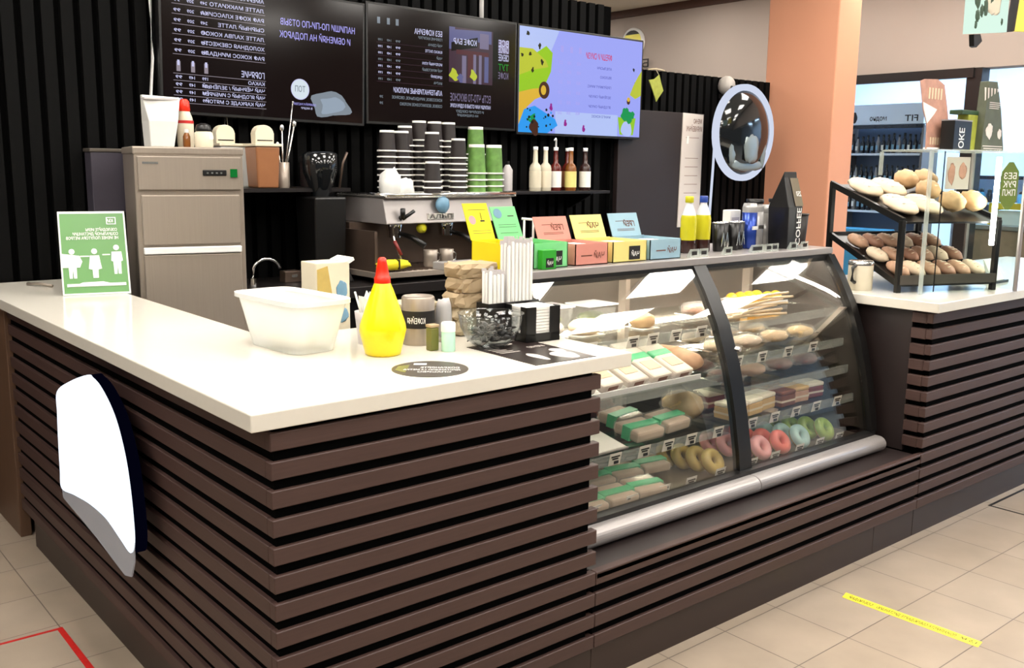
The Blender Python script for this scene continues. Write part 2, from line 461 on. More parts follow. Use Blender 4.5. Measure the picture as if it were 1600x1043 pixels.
# ------------------------------------------------------------------ counters
ZT = [.934-.0645*k for k in range(13)]
def slats_front(mb, x0, x1, ks, y=0.):
    for k in ks: mb.box(x0, x1, y, y+.026, ZT[k]-.040, ZT[k])
    return mb
ct = thing('bar_counter', 'corner bar counter clad in dark brown horizontal slats under the white worktop', 'counter', (0, 0, 0))
sf = slats_front(MB(), 0, .99, range(9)); slats_front(sf, 0, .99, range(9, 13)); sf.build('front_slats', 'slat_brown', ct, bevel=.002, seg=1)
ss = MB()
for k in range(13): ss.box(0, .026, .0262, 2.25, ZT[k]-.040, ZT[k])
ss.build('side_slats', 'slat_brown', ct, bevel=.002, seg=1)
MB().box(.012, .965, .012, .78, .12, .944).box(.012, .38, .78, 2.64, .12, .944).build('carcass', 'gap_black', ct)
MB().box(.012, .99, .012, .04, 0, .116).box(.012, .04, .04, 2.12, 0, .116).box(.06, .09, 2.12, 2.25, 0, .116).build('kick_board', 'kick_brown', ct)
MB().box(-.012, .03, 2.252, 2.64, 0, .945).build('end_panel', 'panel_brown', ct, bevel=.003)

wt = MB().prism([(-.046, -.01), (1.10, -.01), (1.10, .80), (.39, .80), (.385, 2.655), (-.046, 2.655)], .945, .985, 'z')
tag(wt.build('worktop', 'white_stone', loc=(0, 0, .945), bevel=.003), 'glossy white stone worktop turning the corner over the slatted bar', 'worktop')

# lower working bench behind the front counter
bn = thing('work_bench', 'low dark working bench behind the white corner worktop', 'bench', (.8, .95, 0))
MB().box(.42, .98, .82, 1.25, .80, .83).build('bench_top', 'dark_metal', bn)
for x in (.45, .95):
    for y in (.86, 1.2): MB().box(x-.015, x+.015, y-.015, y+.015, 0, .80).build('leg', 'dark_metal', bn)

# base under the display case
bs = thing('case_plinth', 'long low slatted plinth with ledge carrying the glass display case', 'plinth', (1.9, 0, 0))
slats_front(MB(), .992, 2.858, range(9, 13)).build('plinth_slats', 'slat_brown', bs, bevel=.002, seg=1)
MB().box(.992, 2.858, .012, .85, .12, .33).build('carcass', 'gap_black', bs)
MB().box(.992, 2.858, .0, .85, .33, .349).build('ledge', 'board_brown', bs, bevel=.003)
MB().box(.992, 2.549, .012, .04, 0, .116).box(2.552, 2.858, .012, .04, 0, .116).build('kick_board', 'kick_brown', bs)

# right counter
rc = thing('pastry_counter', 'right hand slatted brown counter carrying the pastry cabinet', 'counter', (4., 0, 0))
slats_front(MB(), 2.862, 5.2, range(13)).build('front_slats', 'slat_brown', rc, bevel=.002, seg=1)
e = MB()
for k in range(9): e.box(2.862, 2.885, .0265, .09, ZT[k]-.0425, ZT[k])
e.build('slat_returns', 'slat_brown', rc, bevel=.002, seg=1)
MB().box(2.89, 5.2, .012, .70, .12, .944).build('carcass', 'gap_black', rc)
MB().box(2.872, 2.89, .09, .70, .35, .945).build('side_panel', 'board_brown', rc)
MB().box(2.862, 5.2, .012, .04, 0, .116).build('kick_board', 'kick_brown', rc)
tag(MB().prism([(2.82, -.04), (5.25, -.04), (5.25, .75), (2.82, .75)], .945, .985, 'z').build('worktop', 'white_stone', loc=(2.82, -.04, .945), bevel=.003), 'white stone worktop under the pastry cabinet at right', 'worktop')

# half lens shaped light box on the left flank
lb = thing('light_box', 'glowing white rounded light box with navy rim on the bar flank', 'sign', (-.04, 1.0, .2))
def smooth_loop(p, n=5):
    q = []; L = len(p)
    for i in range(L):
        a, b, c, d = p[i-1], p[i], p[(i+1) % L], p[(i+2) % L]
        for k in range(n):
            t = k/n
            q.append(tuple(.5*(2*b[j]+(c[j]-a[j])*t+(2*a[j]-5*b[j]+4*c[j]-d[j])*t*t+(3*b[j]-a[j]-3*c[j]+d[j])*t**3) for j in (0, 1)))
    return q
out = [(1.315, .795), (1.16, .855), (.985, .905), (.94, .905), (.88, .893), (.80, .855), (.745, .81), (.70, .74), (.675, .67), (.66, .58), (.66, .50), (.67, .44), (.70, .385), (.76, .37), (.86, .385), (1.0, .405), (1.15, .42), (1.33, .435), (1.345, .53), (1.34, .63), (1.33, .72)]
face = [(1.31, .79), (1.16, .85), (.985, .90), (.94, .90), (.88, .888), (.805, .852), (.75, .806), (.706, .738), (.682, .67), (.667, .58), (.667, .50), (.70, .46), (.78, .475), (.9, .50), (1.05, .50), (1.2, .485), (1.335, .47), (1.34, .53), (1.335, .63), (1.325, .72)]
MB().prism(smooth_loop([(y*1.0-(.008 if y < .9 else 0), z) for y, z in face]), -.0752, -.045, 'x').build('housing', emit('rim_navy', (10, 11, 34), .3), lb)
MB().box(-.045, -.0005, .9, 1.15, .55, .75).build('wall_mount', 'black_plastic', lb)
MB().prism(smooth_loop(face), -.079, -.0753, 'x').build('lit_face', 'sign_lit', lb)
low = [(.667, .499), (.70, .459), (.78, .474), (.9, .499), (1.05, .499), (1.2, .484), (1.335, .469), (1.328, .44), (1.15, .424), (1.0, .409), (.86, .389), (.76, .375), (.704, .39), (.676, .44)]
MB().prism(low[::-1], -.078, -.0745, 'x').build('lower_sheet', 'pale_sheet', lb)

# ------------------------------------------------------------------ glass display case
X0, X1, XM = 1.105, 2.775, 1.93
prof = [(.190, .425), (.198, .49), (.222, .62), (.243, .71), (.268, .80), (.323, .944), (.386, 1.059), (.444, 1.145)]
dc = thing('display_case', 'refrigerated display case with two curved glass doors beside the bar', 'display case', (1.93, .45, .349))
MB().box(X0, X1, .20, .85, .3505, .395).build('base', 'dark_metal', dc)
r = MB()
rp = [(.165, .352)]+[(.146-.034*math.sin(PI*k/14), .383-.031*math.cos(PI*k/14)) for k in range(15)]+[(.165, .414)]
r.prism(rp[::-1], X0-.11, XM-.002, 'x').prism(rp[::-1], XM+.002, X1+.01, 'x')
r.build('bumper_rail', 'grey_metal', dc, bevel=.002)
MB().box(X0-.1, X1+.01, .165, .205, .352, .428).build('bottom_frame', 'black_plastic', dc)
MB().sheet(prof, X0, XM-.03, .006).build('glass_door', 'case_glass', dc)
MB().sheet(prof, XM+.03, X1-.02, .006).build('glass_door', 'case_glass', dc)
MB().sheet([(y-.008, z) for y, z in prof], XM-.035, XM+.035, .03).build('door_divider', 'black_plastic', dc)
MB().lathe([(.008, 0), (.008, .02)], (XM-.0, .235, .86), 10, axis='y').build('hinge_pin', 'chrome', dc)
ep = [(y-.02, z) for y, z in prof]
MB().sheet(ep, X1-.015, X1+.03, .035).build('end_frame', 'black_plastic', dc)
MB().prism([(.20, .43)]+[(y+.012, z) for y, z in prof[1:]]+[(.85, 1.145), (.85, .43)], X1+.002, X1+.016, 'x').build('end_panel', 'case_wall', dc)
MB().prism([(.20, .43)]+[(y+.006, z) for y, z in prof[1:]]+[(.85, 1.145), (.85, .43)], X0-.004, X0, 'x').build('end_glass', 'case_glass', dc)
MB().box(1.03, X1+.03, .432, .86, 1.146, 1.172).build('top_shelf', 'grey_metal', dc, bevel=.003)
MB().box(X0, X1, .436, .47, 1.118, 1.145).build('top_rail', 'black_plastic', dc)
MB().box(X0, X1, .83, .845, .395, 1.145).build('back_panel', 'case_inner', dc)
MB().box(X0+.01, X1-.01, .215, .83, .395, .408).build('deck', 'case_inner', dc)
shelves = {'left': [(.575, .265), (.755, .305), (.925, .37)], 'right': [(.575, .265), (.69, .30), (.80, .33), (.925, .37)]}
for side, (a, b) in (('left', (X0+.01, XM-.01)), ('right', (XM+.01, X1-.02))):
    for z, yf in shelves[side]:
        s = MB().box(a, b, yf, .80, z-.008, z).build('shelf', 'shelf_glass', dc)
        MB().box(a, b, yf-.006, yf, z-.03, z+.004).build('price_rail', 'clear_rail', s)
for x in (XM, X1-.04): MB().box(x-.012, x+.012, .79, .83, .41, 1.14).build('shelf_upright', 'steel', dc)
MB().box(X0+.05, X1-.05, .50, .53, 1.128, 1.144).build('led_tube', 'led_white', dc)
MB().box(X0+.05, X1-.05, .81, .828, .86, .875).build('led_tube', 'led_white', dc)
pr_ = MB(); 
pr_.prism([(.31, .935), (.335, .935), (.50, .75), (.475, .75)], 2.725, 2.745, 'x'); pr_.build('shelf_strut', 'steel', dc)

# ------------------------------------------------------------------ price tags clipped to the shelf rails
tg = None
def price_tag(x, y, z, where):
    global tg
    lab = 'small white price card clipped on the ' + where
    if tg is None:
        tg = thing('price_tag', lab, 'price tag', (x, y, z), group='price cards on the '+where)
        MB().prism([(.0, -.021), (.0015, -.021), (-.0085, .021), (-.010, .021)], -.027, .027, 'x').build('card', 'white_paper', tg, world=False)
        t = MB()
        for zz, a in ((.009, .02), (.001, .014)): t.box(-a, a, -.0108+(.021-zz)*.22, -.0100+(.021-zz)*.22, zz-.0025, zz+.0025)
        t.box(-.004, .018, -.0038, -.003, -.017, -.007)
        t.build('print', 'text_black', tg, world=False)
    else: dup(tg, (x, y, z), label=lab, group='price cards on the '+where)
for x in (1.20, 1.37, 1.53, 1.67, 1.83, 2.02, 2.16, 2.32, 2.46, 2.6): price_tag(x, .205+.02, .424, 'front edge of the case deck')
for x in (1.17, 1.32, 1.46, 1.58, 1.70, 1.85): price_tag(x, .257, .566, 'lowest left glass shelf')
for x in (2.05, 2.19, 2.33, 2.47, 2.62): price_tag(x, .257, .566, 'cake shelf of the right door')
for x in (1.30, 1.50, 1.60, 1.72, 1.86): price_tag(x, .362, .916, 'top left glass shelf')
for x in (2.03, 2.18, 2.35, 2.52): price_tag(x, .322, .792, 'second right glass shelf')
# ------------------------------------------------------------------ menu screens (the lettering runs right to left, as in the picture)
class Scr:
    """local sheet: s from the left, t down from the top; the screen faces -y"""
    def __init__(self, W, H): self.W, self.H = W, H; self.m = MB(); self.k = 0
    def lift(self): self.k += 1; return -.0012-.00003*self.k
    def rect(self, s0, s1, t0, t1, m):
        y = self.lift(); W, H = self.W, self.H
        self.m.quad((s0*W, y, H-t1*H), (s1*W, y, H-t1*H), (s1*W, y, H-t0*H), (s0*W, y, H-t0*H), m=m)
    def poly(self, pts, m):
        y = self.lift(); self.m.quad(*[(s*self.W, y, self.H-t*self.H) for s, t in pts], m=m)
    def disc(self, s, t, r, m, sx=1., n=20, wob=0.):
        y = self.lift()
        self.m.quad(*[(s*self.W+r*sx*(1+wob*math.sin(3*a+s*40))*math.cos(a), y, self.H-t*self.H+r*(1+wob*math.sin(2*a+t*30))*math.sin(a)) for a in [2*PI*k/n for k in range(n)]], m=m)
    def text(self, s_right, t_base, txt, h, m, width=None, align='l'):
        y = self.lift(); self.m.text(txt, (s_right*self.W, y, self.H-t_base*self.H), (-1, 0, 0), (0, 0, 1), h, m, None if width is None else width*self.W, align)

def tv(label, loc, W, H, tilt, bezel='black_plastic'):
    t = thing('menu_screen', label, 'screen', loc, rot=(0, tilt, 0))
    MB().box(-.012, W+.012, 0, .045, -.014, H+.012).build('housing', bezel, t, world=False, bevel=.003)
    MB().box(W*.3, W*.7, .045, .09, H*.3, H*.7).build('wall_mount', 'dark_metal', t, world=False)
    return t

# left screen
W, H = 1.03, .585
t1 = tv('dark menu screen with price list and white round badge, left of the three', (.773, 2.575, 1.725), W, H, .022)
MB().box(0, W, -.001, 0, 0, H).build('display', 'screen_dark', t1, world=False)
S = Scr(W, H)
left_rows = ['КАПУЧИНО', 'АМЕРИКАНО', 'ЛАТТЕ МАККИАТО', 'РАФ КОФЕ КЛАССИКА', 'СЫРНЫЙ ЛАТТЕ', 'ЛАТТЕ ХАЛВА КОКОС', 'ХОЛОДНАЯ СВЕЖЕСТЬ', 'РАФ КОКОС МИНДАЛЬ']
for i, s in enumerate(left_rows):
    tb = .035+.0745*i
    S.text(.475, tb, s, .017, 1, width=min(.30, .0185*len(s)))
    for q, sx in enumerate((.085, .145, .205)): S.text(sx, tb-.002, ('149', '209', '249')[q] if q else '99', .014, 1, width=.032)
    S.rect(.045, .48, tb+.014, tb+.018, 2)
S.text(.475, .70, 'ГОРЯЧИЕ', .028, 1, width=.115)
for sx in (.06, .125, .185): S.rect(sx, sx+.018, .645-.02, .70, 2); S.rect(sx+.004, sx+.014, .635-.02, .655, 1)
S.rect(.045, .48, .715, .719, 2)
for i, s in enumerate(['КАКАО', 'ЧАЙ ЧЁРНЫЙ / ЗЕЛЁНЫЙ', 'ЧАЙ ЯГОДНЫЙ С ИМБИРЁМ', 'ЧАЙ КАРКАДЕ С МЯТОЙ']):
    tb = .755+.056*i
    S.text(.475, tb, s, .016, 1, width=min(.30, .0145*len(s)+.01))
    for q, sx in enumerate((.085, .145, .205)): S.text(sx, tb-.002, ('99', '149', '199')[q], .014, 1, width=.03)
    S.rect(.045, .48, tb+.012, tb+.016, 2)
S.text(.955, .25, 'НАПИШИ ПО-ПИ-ПО ОТЗЫВ', .030, 3, width=.40)
S.text(.93, .35, 'И ОБМЕНЯЙ НА ПОДАРОК', .030, 3, width=.38)
S.disc(.80, .86, .07, 5, wob=.2, sx=1.3); S.disc(.86, .88, .05, 5, wob=.25, sx=1.4); S.disc(.82, .87, .05, 6, wob=.3, sx=1.3)  # blurred pale patches low on the screen, apart from the menu lettering
S.disc(.655, .755, .048, 4, n=28); S.disc(.655, .755, .050, 1, n=28); S.disc(.655, .755, .046, 4, n=28)
S.text(.683, .775, 'ТОП', .028, 5, width=.055)
S.text(.74, .885, 'СКАНИРУЙ И УЧАСТВУЙ', .011, 3, width=.12); S.text(.72, .915, 'В АКЦИИ', .010, 1, width=.06)
S.m.build('menu_print', ['screen_dark', 'screen_white', 'screen_line', 'screen_head', 'screen_disc', 'screen_grey', 'screen_cloud'], t1, world=False)
# middle screen
W, H = .985, .585
t2 = tv('dark menu screen with street cafe picture, middle of the three', (1.84, 2.575, 1.716), W, H, .008)
MB().box(0, W, -.001, 0, 0, H).build('display', 'screen_dark', t2, world=False)
S = Scr(W, H)
S.text(.475, .205, 'БЕЗ КОФЕИНА', .028, 1, width=.185)
S.text(.475, .245, 'ГОРЯЧИЕ НАПИТКИ', .014, 2, width=.16)
for i, s in enumerate(['ЧАЙ СЕНЧА', 'КАКАО ЛАТТЕ', 'ЧАЙ', 'МОЛОЧНЫЙ УЛУН', 'ЧАЙ ФРУКТОВЫЙ', 'ЦИКОРИЙ', 'МАТЧА']):
    tb = .30+.056*i
    S.text(.475, tb, s, .014, 1 if i % 2 else 2, width=.0095*len(s)+.01); S.rect(.05, .48, tb+.012, tb+.015, 8)
    for sx, p in ((.09, '199'), (.145, '149'), (.20, '99')): S.text(sx, tb, p, .012, 1 if i % 3 else 2, width=.03)
for sx in (.055, .115, .17): S.rect(sx, sx+.018, .10, .155, 2)
S.text(.475, .735, 'АЛЬТЕРНАТИВНЫЕ МОЛОКИ', .026, 1, width=.32)
for tb, s in ((.79, 'КОКОСОВОЕ, МИНДАЛЬНОЕ, ОВСЯНОЕ'), (.845, 'СОЕВОЕ, БЕЗЛАКТОЗНОЕ МОЛОКО')): S.text(.475, tb, s, .015, 2, width=.33 if tb < .8 else .28); S.text(.09, tb, '39', .013, 2, width=.022)
# street picture
S.rect(.52, .83, .10, .66, 5); S.rect(.52, .56, .10, .30, 6); S.poly([(.56, .12), (.82, .10), (.82, .22), (.56, .20)], 6)
S.poly([(.535, .24), (.72, .17), (.72, .26), (.535, .32)], 0); S.text(.715, .25, 'КОФЕ БАР', .03, 1, width=.165)
S.rect(.735, .80, .13, .27, 7); S.rect(.57, .80, .30, .34, 9); S.rect(.61, .64, .35, .60, 7); S.rect(.69, .71, .33, .62, 7); S.rect(.65, .69, .33, .55, 9)
S.rect(.77, .80, .34, .58, 6); S.rect(.73, .75, .33, .60, 7); S.disc(.555, .53, .03, 10, wob=.3); S.disc(.69, .52, .028, 10, wob=.3, sx=.8); S.disc(.60, .56, .02, 6, wob=.3)
S.rect(.52, .83, .60, .66, 0)
S.text(.82, .77, 'ЕСТЬ ЧТО-ТО ВКУСНОЕ', .040, 7, width=.29); S.text(.82, .83, 'НАПИШИ НАМ ОТЗЫВ В ОДИН КЛИК', .020, 1, width=.29)
S.text(.77, .875, 'И ПОЛУЧИ СКИДКУ', .014, 2, width=.2); S.text(.73, .91, 'НА СЛЕДУЮЩИЙ', .012, 2, width=.15)
S.rect(.87, .95, .165, .29, 7)
for tb, s, m_ in ((.225, 'ВСЕ', 1), (.285, 'САМОЕ', 1), (.36, 'СВЕЖЕЕ', 1), (.45, 'ТУТ', 4), (.53, 'КОФЕ', 7)): S.text(.95, tb, s, .035, m_, width=.078)
S.m.build('menu_print', ['screen_dark', 'screen_white', 'screen_grey', 'screen_head', 'screen_green', 'screen_mauve', 'screen_sky', 'screen_mid', 'screen_mauve', 'screen_plum', 'screen_olive'], t2, world=False)
# right screen
W, H = 1.037, .60
t3 = tv('bright lavender menu screen with green and yellow splashes, right of the three', (2.858, 2.575, 1.692), W, H, .004)
MB().box(0, W, -.001, 0, 0, H).build('display', 'screen_lav', t3, world=False)
S = Scr(W, H)
S.poly([(0, 0), (.30, 0), (.24, .2), (0, .26)], 1); S.rect(.28, .80, .78, 1, 1)
S.poly([(0, .22), (.05, .2), (.12, .24), (.2, .16), (.25, .22), (.24, .4), (.2, .52), (.14, .62), (0, .7)], 2)
S.poly([(.0, .2), (.1, .2), (.2, .3), (.22, .36), (.1, .4), (0, .46)], 3)
S.poly([(0, .62), (.1, .58), (.19, .56), (.2, .63), (.12, .68), (.06, .76), (.02, .92), (0, .92)], 4)
S.poly([(.0, .93), (.04, .78), (.12, .74), (.2, .8), (.28, .86), (.30, .92), (.22, 1), (0, 1)], 5)
S.disc(.105, .86, .028, 11, wob=.4); S.disc(.12, .95, .045, 6, sx=.8, wob=.2)
S.disc(.19, .585, .05, 6, sx=.85, n=24); S.disc(.185, .585, .028, 4, sx=.75)
for s, t, r in ((.06, .06, .016), (.15, .17, .015), (.08, .25, .014), (.17, .32, .016), (.10, .40, .014), (.0+.02, .27, .013), (.95, .44, .014), (.93, .30, .012)): S.disc(s, t, r, 7, sx=.7, wob=.3)
for k in range(26):
    a = random.random(); S.disc(.05+.24*a, .76+.22*random.random(), .004+.006*random.random(), 7 if k % 3 else 5)
for s, t in ((.245, .75), (.36, .90), (.51, .945)): S.disc(s, t, .016, 8, sx=.8, wob=.15); S.disc(s, t-.03, .008, 8)
S.poly([(1, .30), (.97, .36), (.93, .46), (.90, .56), (.95, .60), (1, .56)], 3)
S.disc(.89, .63, .020, 6, sx=.8); S.disc(.89, .61, .014, 4)
S.poly([(.80, .80), (.96, .80), (.94, .98), (.82, .98)], 2); S.disc(.88, .92, .05, 1, wob=.1)
for s, t, r in ((.86, .77, .034), (.90, .80, .032), (.93, .77, .02), (.88, .73, .02)): S.disc(s, t, r, 10, wob=.25)
S.text(.735, .235, 'ФРЕШИ И СМУЗИ', .036, 9, width=.22)
for tb, s in ((.33, 'АПЕЛЬСИН'), (.42, 'ЯБЛОКО'), (.52, 'ГРЕЙПФРУТ МИКС'), (.62, 'ЗЕЛЁНЫЙ СМУЗИ'), (.72, 'ЯГОДНЫЙ СМУЗИ'), (.82, 'МАНГО КОКОС')):
    S.text(.735, tb, s, .015, 12, width=.013*len(s)+.02)
    for sx, p in ((.33, '250'), (.40, '300'), (.475, '400')): S.text(sx, tb-.015, p, .02, 13, width=.035)
for sx in (.31, .385, .455): S.rect(sx, sx+.022, .14, .20, 13)
S.m.build('menu_print', ['screen_lav', 'screen_lav_pale', 'screen_lime', 'screen_olive', 'screen_gold', 'screen_blue', 'screen_brown', 'screen_black', 'screen_purple', 'screen_red', 'screen_leaf', 'screen_leaf', 'screen_ink', 'screen_head'], t3, world=False)

tag(MB().tube([(2.60, 2.6, 2.27), (2.60, 2.6, CZ)], .013, 10).build('ceiling_pole', 'white_plastic', loc=(2.60, 2.6, 2.27)), 'thin white pole hanging from the ceiling above the middle screen', 'pole')
p = MB().tube([(.735, 2.63, .005), (.735, 2.63, 1.55), (.737, 2.625, 1.8), (.75, 2.62, 1.95), (.752, 2.62, 2.2), (.745, 2.62, 2.48)], .007, 8)  # white tube added in place of light reflected along the screen's left edge
tag(p.build('reflection_strip', 'white_plastic', loc=(.735, 2.63, .0)), 'white strip standing in for bright reflections beside the left screen', 'reflection_strip')

# ------------------------------------------------------------------ things on and above the partition
pb = thing('wall_board', 'plain dark brown board fixed to the slatted partition', 'board', (4.1, 2.64, .95))
MB().box(3.76, 4.62, 2.63, 2.668, .9, 1.868).build('panel', 'board_brown', pb, bevel=.003)
nt_ = thing('notice_sheet', 'tall pale notice with dark heading on the brown board', 'notice', (4.5, 2.62, 1.08))
MB().prism([(4.37, 1.085), (4.60, 1.085), (4.60, 1.862), (4.385, 1.868)], 2.622, 2.629, 'y').build('sheet', 'pale_pink', nt_)
t = MB()
t.text('МЕНЮ', (4.585, 2.6215, 1.80), (-1, 0, 0), (0, 0, 1), .03, 0, .09)
t.text('МУРАВЕЙНИК', (4.59, 2.6215, 1.745), (-1, 0, 0), (0, 0, 1), .035, 0, .17)
for z in (1.70, 1.56, 1.50, 1.44, 1.38, 1.32): t.box(4.42, 4.56, 2.6213, 2.6218, z, z+.003)
t.build('print', 'text_brown', nt_)
MB().prism([(4.425, 1.66), (4.45, 1.66), (4.452, 1.71), (4.432, 1.715)], 2.62, 2.6218, 'y').build('sticker', 'white_paper', nt_)
gl = thing('globe', 'small pale grey globe on top of the black partition', 'globe', (4.84, 2.62, 2.01))
MB().blob((4.84, 2.62, 2.075), (.062, .062, .066), amp=.1, freq=8).build('ball', 'globe_grey', gl)
MB().blob((4.825, 2.563, 2.06), (.012, .01, .012)).blob((4.857, 2.565, 2.062), (.012, .01, .012)).build('dark_spots', 'black_plastic', gl)
MB().box(4.82, 4.86, 2.62, 2.67, 1.99, 2.02).build('bracket', 'dark_metal', gl)
pn = thing('hanging_pennant', 'dangling olive green leaf pennant on a twig over the partition', 'pennant', (4.1, 2.6, 1.93))
MB().prism([(4.0, 2.06), (4.055, 2.07), (4.10, 2.10), (4.12, 2.05), (4.145, 2.0), (4.10, 1.95), (4.08, 1.925), (4.05, 1.98), (4.02, 2.03)], 2.60, 2.606, 'y').build('leaf', 'leaf_yellow', pn)
MB().tube([(4.0, 2.61, 2.128), (4.12, 2.65, 2.143), (4.26, 2.70, 2.143)], .006, 6).build('twig', 'kraft_pale', pn)
MB().tube([(4.10, 2.604, 2.098), (4.11, 2.645, 2.142)], .002, 5).build('thread', 'kraft_pale', pn)

# round sign facing the hall
rs = thing('round_sign', 'round white rimmed dark sign in front of the orange pillar', 'sign', (4.85, 2.46, 1.74), rot=(0, 0, 0))
ringp = [(.292, -.012), (.302, -.02), (.325, -.02), (.335, -.01), (.335, .02), (.292, .02), (.292, -.012)]
MB().lathe(ringp, (4.855, 2.46, 1.743), 48, axis='y', caps=False).build('rim', 'ring_lit', rs)
MB().lathe([(.29, .0), (.25, -.035), (.18, -.06), (.09, -.075), (.0, -.08)], (4.855, 2.46, 1.743), 48, axis='y', caps=False).build('face', 'dome_black', rs)
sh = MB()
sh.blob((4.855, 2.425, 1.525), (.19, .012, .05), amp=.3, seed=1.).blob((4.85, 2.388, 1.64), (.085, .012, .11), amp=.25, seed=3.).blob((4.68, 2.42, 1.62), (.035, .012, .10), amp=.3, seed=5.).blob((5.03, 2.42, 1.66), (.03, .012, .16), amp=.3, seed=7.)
sh.build('painted_reflections', 'dome_reflection', rs)  # pale blobs paint reflections onto the dark dome
MB().box(4.75, 4.95, 2.51, 2.665, 1.70, 1.79).build('arm', 'dark_metal', rs)
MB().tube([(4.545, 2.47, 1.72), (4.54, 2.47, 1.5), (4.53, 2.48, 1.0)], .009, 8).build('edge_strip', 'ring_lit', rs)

# logo on the far wall
lg = thing('wall_logo', 'round white rimmed black and yellow badge high on the beige wall', 'sign', (7, 5.56, 2.7))
MB().lathe([(.155, 0), (.155, -.03), (.0, -.03)], (7, 5.56, 2.80), 32, axis='x').build('rim', 'white_plastic', lg)
def band(lo, hi, r=.13, n=10):
    pts = []
    for k in range(n+1):
        z = lo+(hi-lo)*k/n; pts.append((5.56+math.sqrt(max(r*r-z*z, 0)), 2.80+z))
    for k in range(n+1):
        z = hi+(lo-hi)*k/n; pts.append((5.56-math.sqrt(max(r*r-z*z, 0)), 2.80+z))
    return pts
MB().prism(band(.01, .085), 6.966, 6.9695, 'x').build('yellow_band', 'logo_yellow', lg)
MB().prism(band(.086, .128), 6.966, 6.9695, 'x').prism(band(-.05, .009), 6.966, 6.9695, 'x').build('black_band', 'text_black', lg)
MB().text('Би', (6.97, 5.30, 2.535), (0, 1, 0), (0, 0, 1), .085, 0, .22).build('lettering', 'text_black', lg)

# ------------------------------------------------------------------ back counter and its machines
bc = thing('back_counter', 'dark counter along the black slatted wall under the coffee machine', 'counter', (2.2, 2.3, 0))
MB().box(1.02, 3.62, 2.06, 2.655, .88, .93).build('worktop', 'dark_metal', bc, bevel=.003)
MB().box(1.04, 3.60, 2.09, 2.65, 0, .88).build('cabinet', 'wall_black', bc)

im = thing('ice_maker', 'tall stainless steel ice maker with a white handle strip', 'ice maker', (.464, 2.10, 0), rot=(0, 0, -.235))
WI = .425
MB().box(0, WI, 0, .46, .05, 1.53).build('body', 'steel', im, world=False, bevel=.006)
MB().box(-.004, WI+.004, -.004, .464, 1.525, 1.556).build('top_lid', 'steel', im, world=False, bevel=.006)
MB().box(.012, WI-.012, -.014, .0, 1.385, 1.518).build('control_panel', 'steel', im, world=False, bevel=.003)
MB().box(.02, WI-.02, -.016, .0, 1.165, 1.365).build('upper_door', 'steel', im, world=False, bevel=.004)
MB().box(.02, WI-.02, -.016, .0, .40, 1.125).build('lower_door', 'steel', im, world=False, bevel=.004)
MB().box(.02, WI-.02, -.024, .0, 1.128, 1.155).build('handle_strip', 'white_plastic', im, world=False, bevel=.004)
q = MB().box(.26, .355, -.02, -.013, 1.442, 1.466).build('display', 'black_plastic', im, world=False, bevel=.006)
t = MB()
for k in range(4): t.box(.275+.018*k, .283+.018*k, -.0212, -.020, 1.450, 1.457)
t.build('indicator', 'steel_bright', q, world=False)
MB().box(.37, .397, -.022, -.013, 1.437, 1.47).build('switch', emit('switch_green', (30, 140, 60), .7), im, world=False)
MB().box(.03, .09, -.0155, -.0135, 1.488, 1.496).build('badge', 'steel_bright', im, world=False)
for x in (.03, WI-.03):
    for y in (.03, .43): MB().lathe([(.018, 0), (.018, .05)], (x, y, 0), 10).build('foot', 'black_plastic', im, world=False)

cb = thing('dark_cabinet', 'dark violet grey cabinet behind the ice maker', 'cabinet', (.52, 2.6, 0))
MB().box(.445, .61, 2.575, 2.66, .0, 1.27).build('lower_body', 'wall_black', cb)
MB().box(.445, .61, 2.575, 2.66, 1.275, 1.535).build('upper_body', 'violet_grey', cb, bevel=.004)
MB().box(.44, .615, 2.57, 2.664, 1.535, 1.55).build('top', 'case_inner', cb, bevel=.003)  # paler top, with the light on that edge put into its colour

ITOP = 1.556
b = MB(); bp = thing('paper_bag', 'white paper bag standing on the ice maker', 'bag', (.61, 2.2, ITOP))
b.add([(.565, 2.18, ITOP), (.655, 2.16, ITOP), (.655, 2.25, ITOP), (.565, 2.26, ITOP), (.545, 2.20, 1.763), (.695, 2.18, 1.757), (.695, 2.20, 1.757), (.545, 2.22, 1.763), (.56, 2.175, 1.66), (.672, 2.15, 1.66), (.672, 2.25, 1.66), (.56, 2.26, 1.66)],
      [(3, 2, 1, 0), (0, 1, 9, 8), (1, 2, 10, 9), (2, 3, 11, 10), (3, 0, 8, 11), (8, 9, 5, 4), (9, 10, 6, 5), (10, 11, 7, 6), (11, 8, 4, 7), (4, 5, 6, 7)])
b.build('bag_body', 'bag_white', bp, bevel=.004)
MB().box(.547, .693, 2.1785, 2.2195, 1.745, 1.752).build('seal', 'grey_paper', bp)
def bottle(name, label, cat, loc, prof, body_m, cap_prof, cap_m, label_m=None, lz=None, group=None, n=18):
    t = thing(name, label, cat, loc, group=group)
    MB().lathe(prof, n=n).build('bottle_body', body_m, t, world=False)
    if cap_prof: MB().lathe(cap_prof, n=n).build('cap', cap_m, t, world=False)
    if label_m:
        r_ = max(p_[0] for p_ in prof)
        MB().lathe([(r_+.0008, lz[0]), (r_+.0008, lz[1])], n=n, caps=False).build('paper_label', label_m, t, world=False)
    return t
bottle('sauce_bottle', 'red capped sauce bottle behind the white bag on the ice maker', 'bottle', (.735, 2.24, ITOP), [(.032, 0), (.034, .02), (.034, .10), (.03, .125), (.02, .15)], 'cream', [(.021, .15), (.023, .155), (.02, .19), (.012, .2)], 'red_plastic', 'tape_red', (.10, .112))
t = thing('lidded_jar', 'small pale jar with black lid on the ice maker', 'jar', (.772, 2.14, ITOP))
MB().lathe([(.036, 0), (.038, .01), (.037, .06), (.03, .066)], n=20).build('jar_body', 'cream', t, world=False)
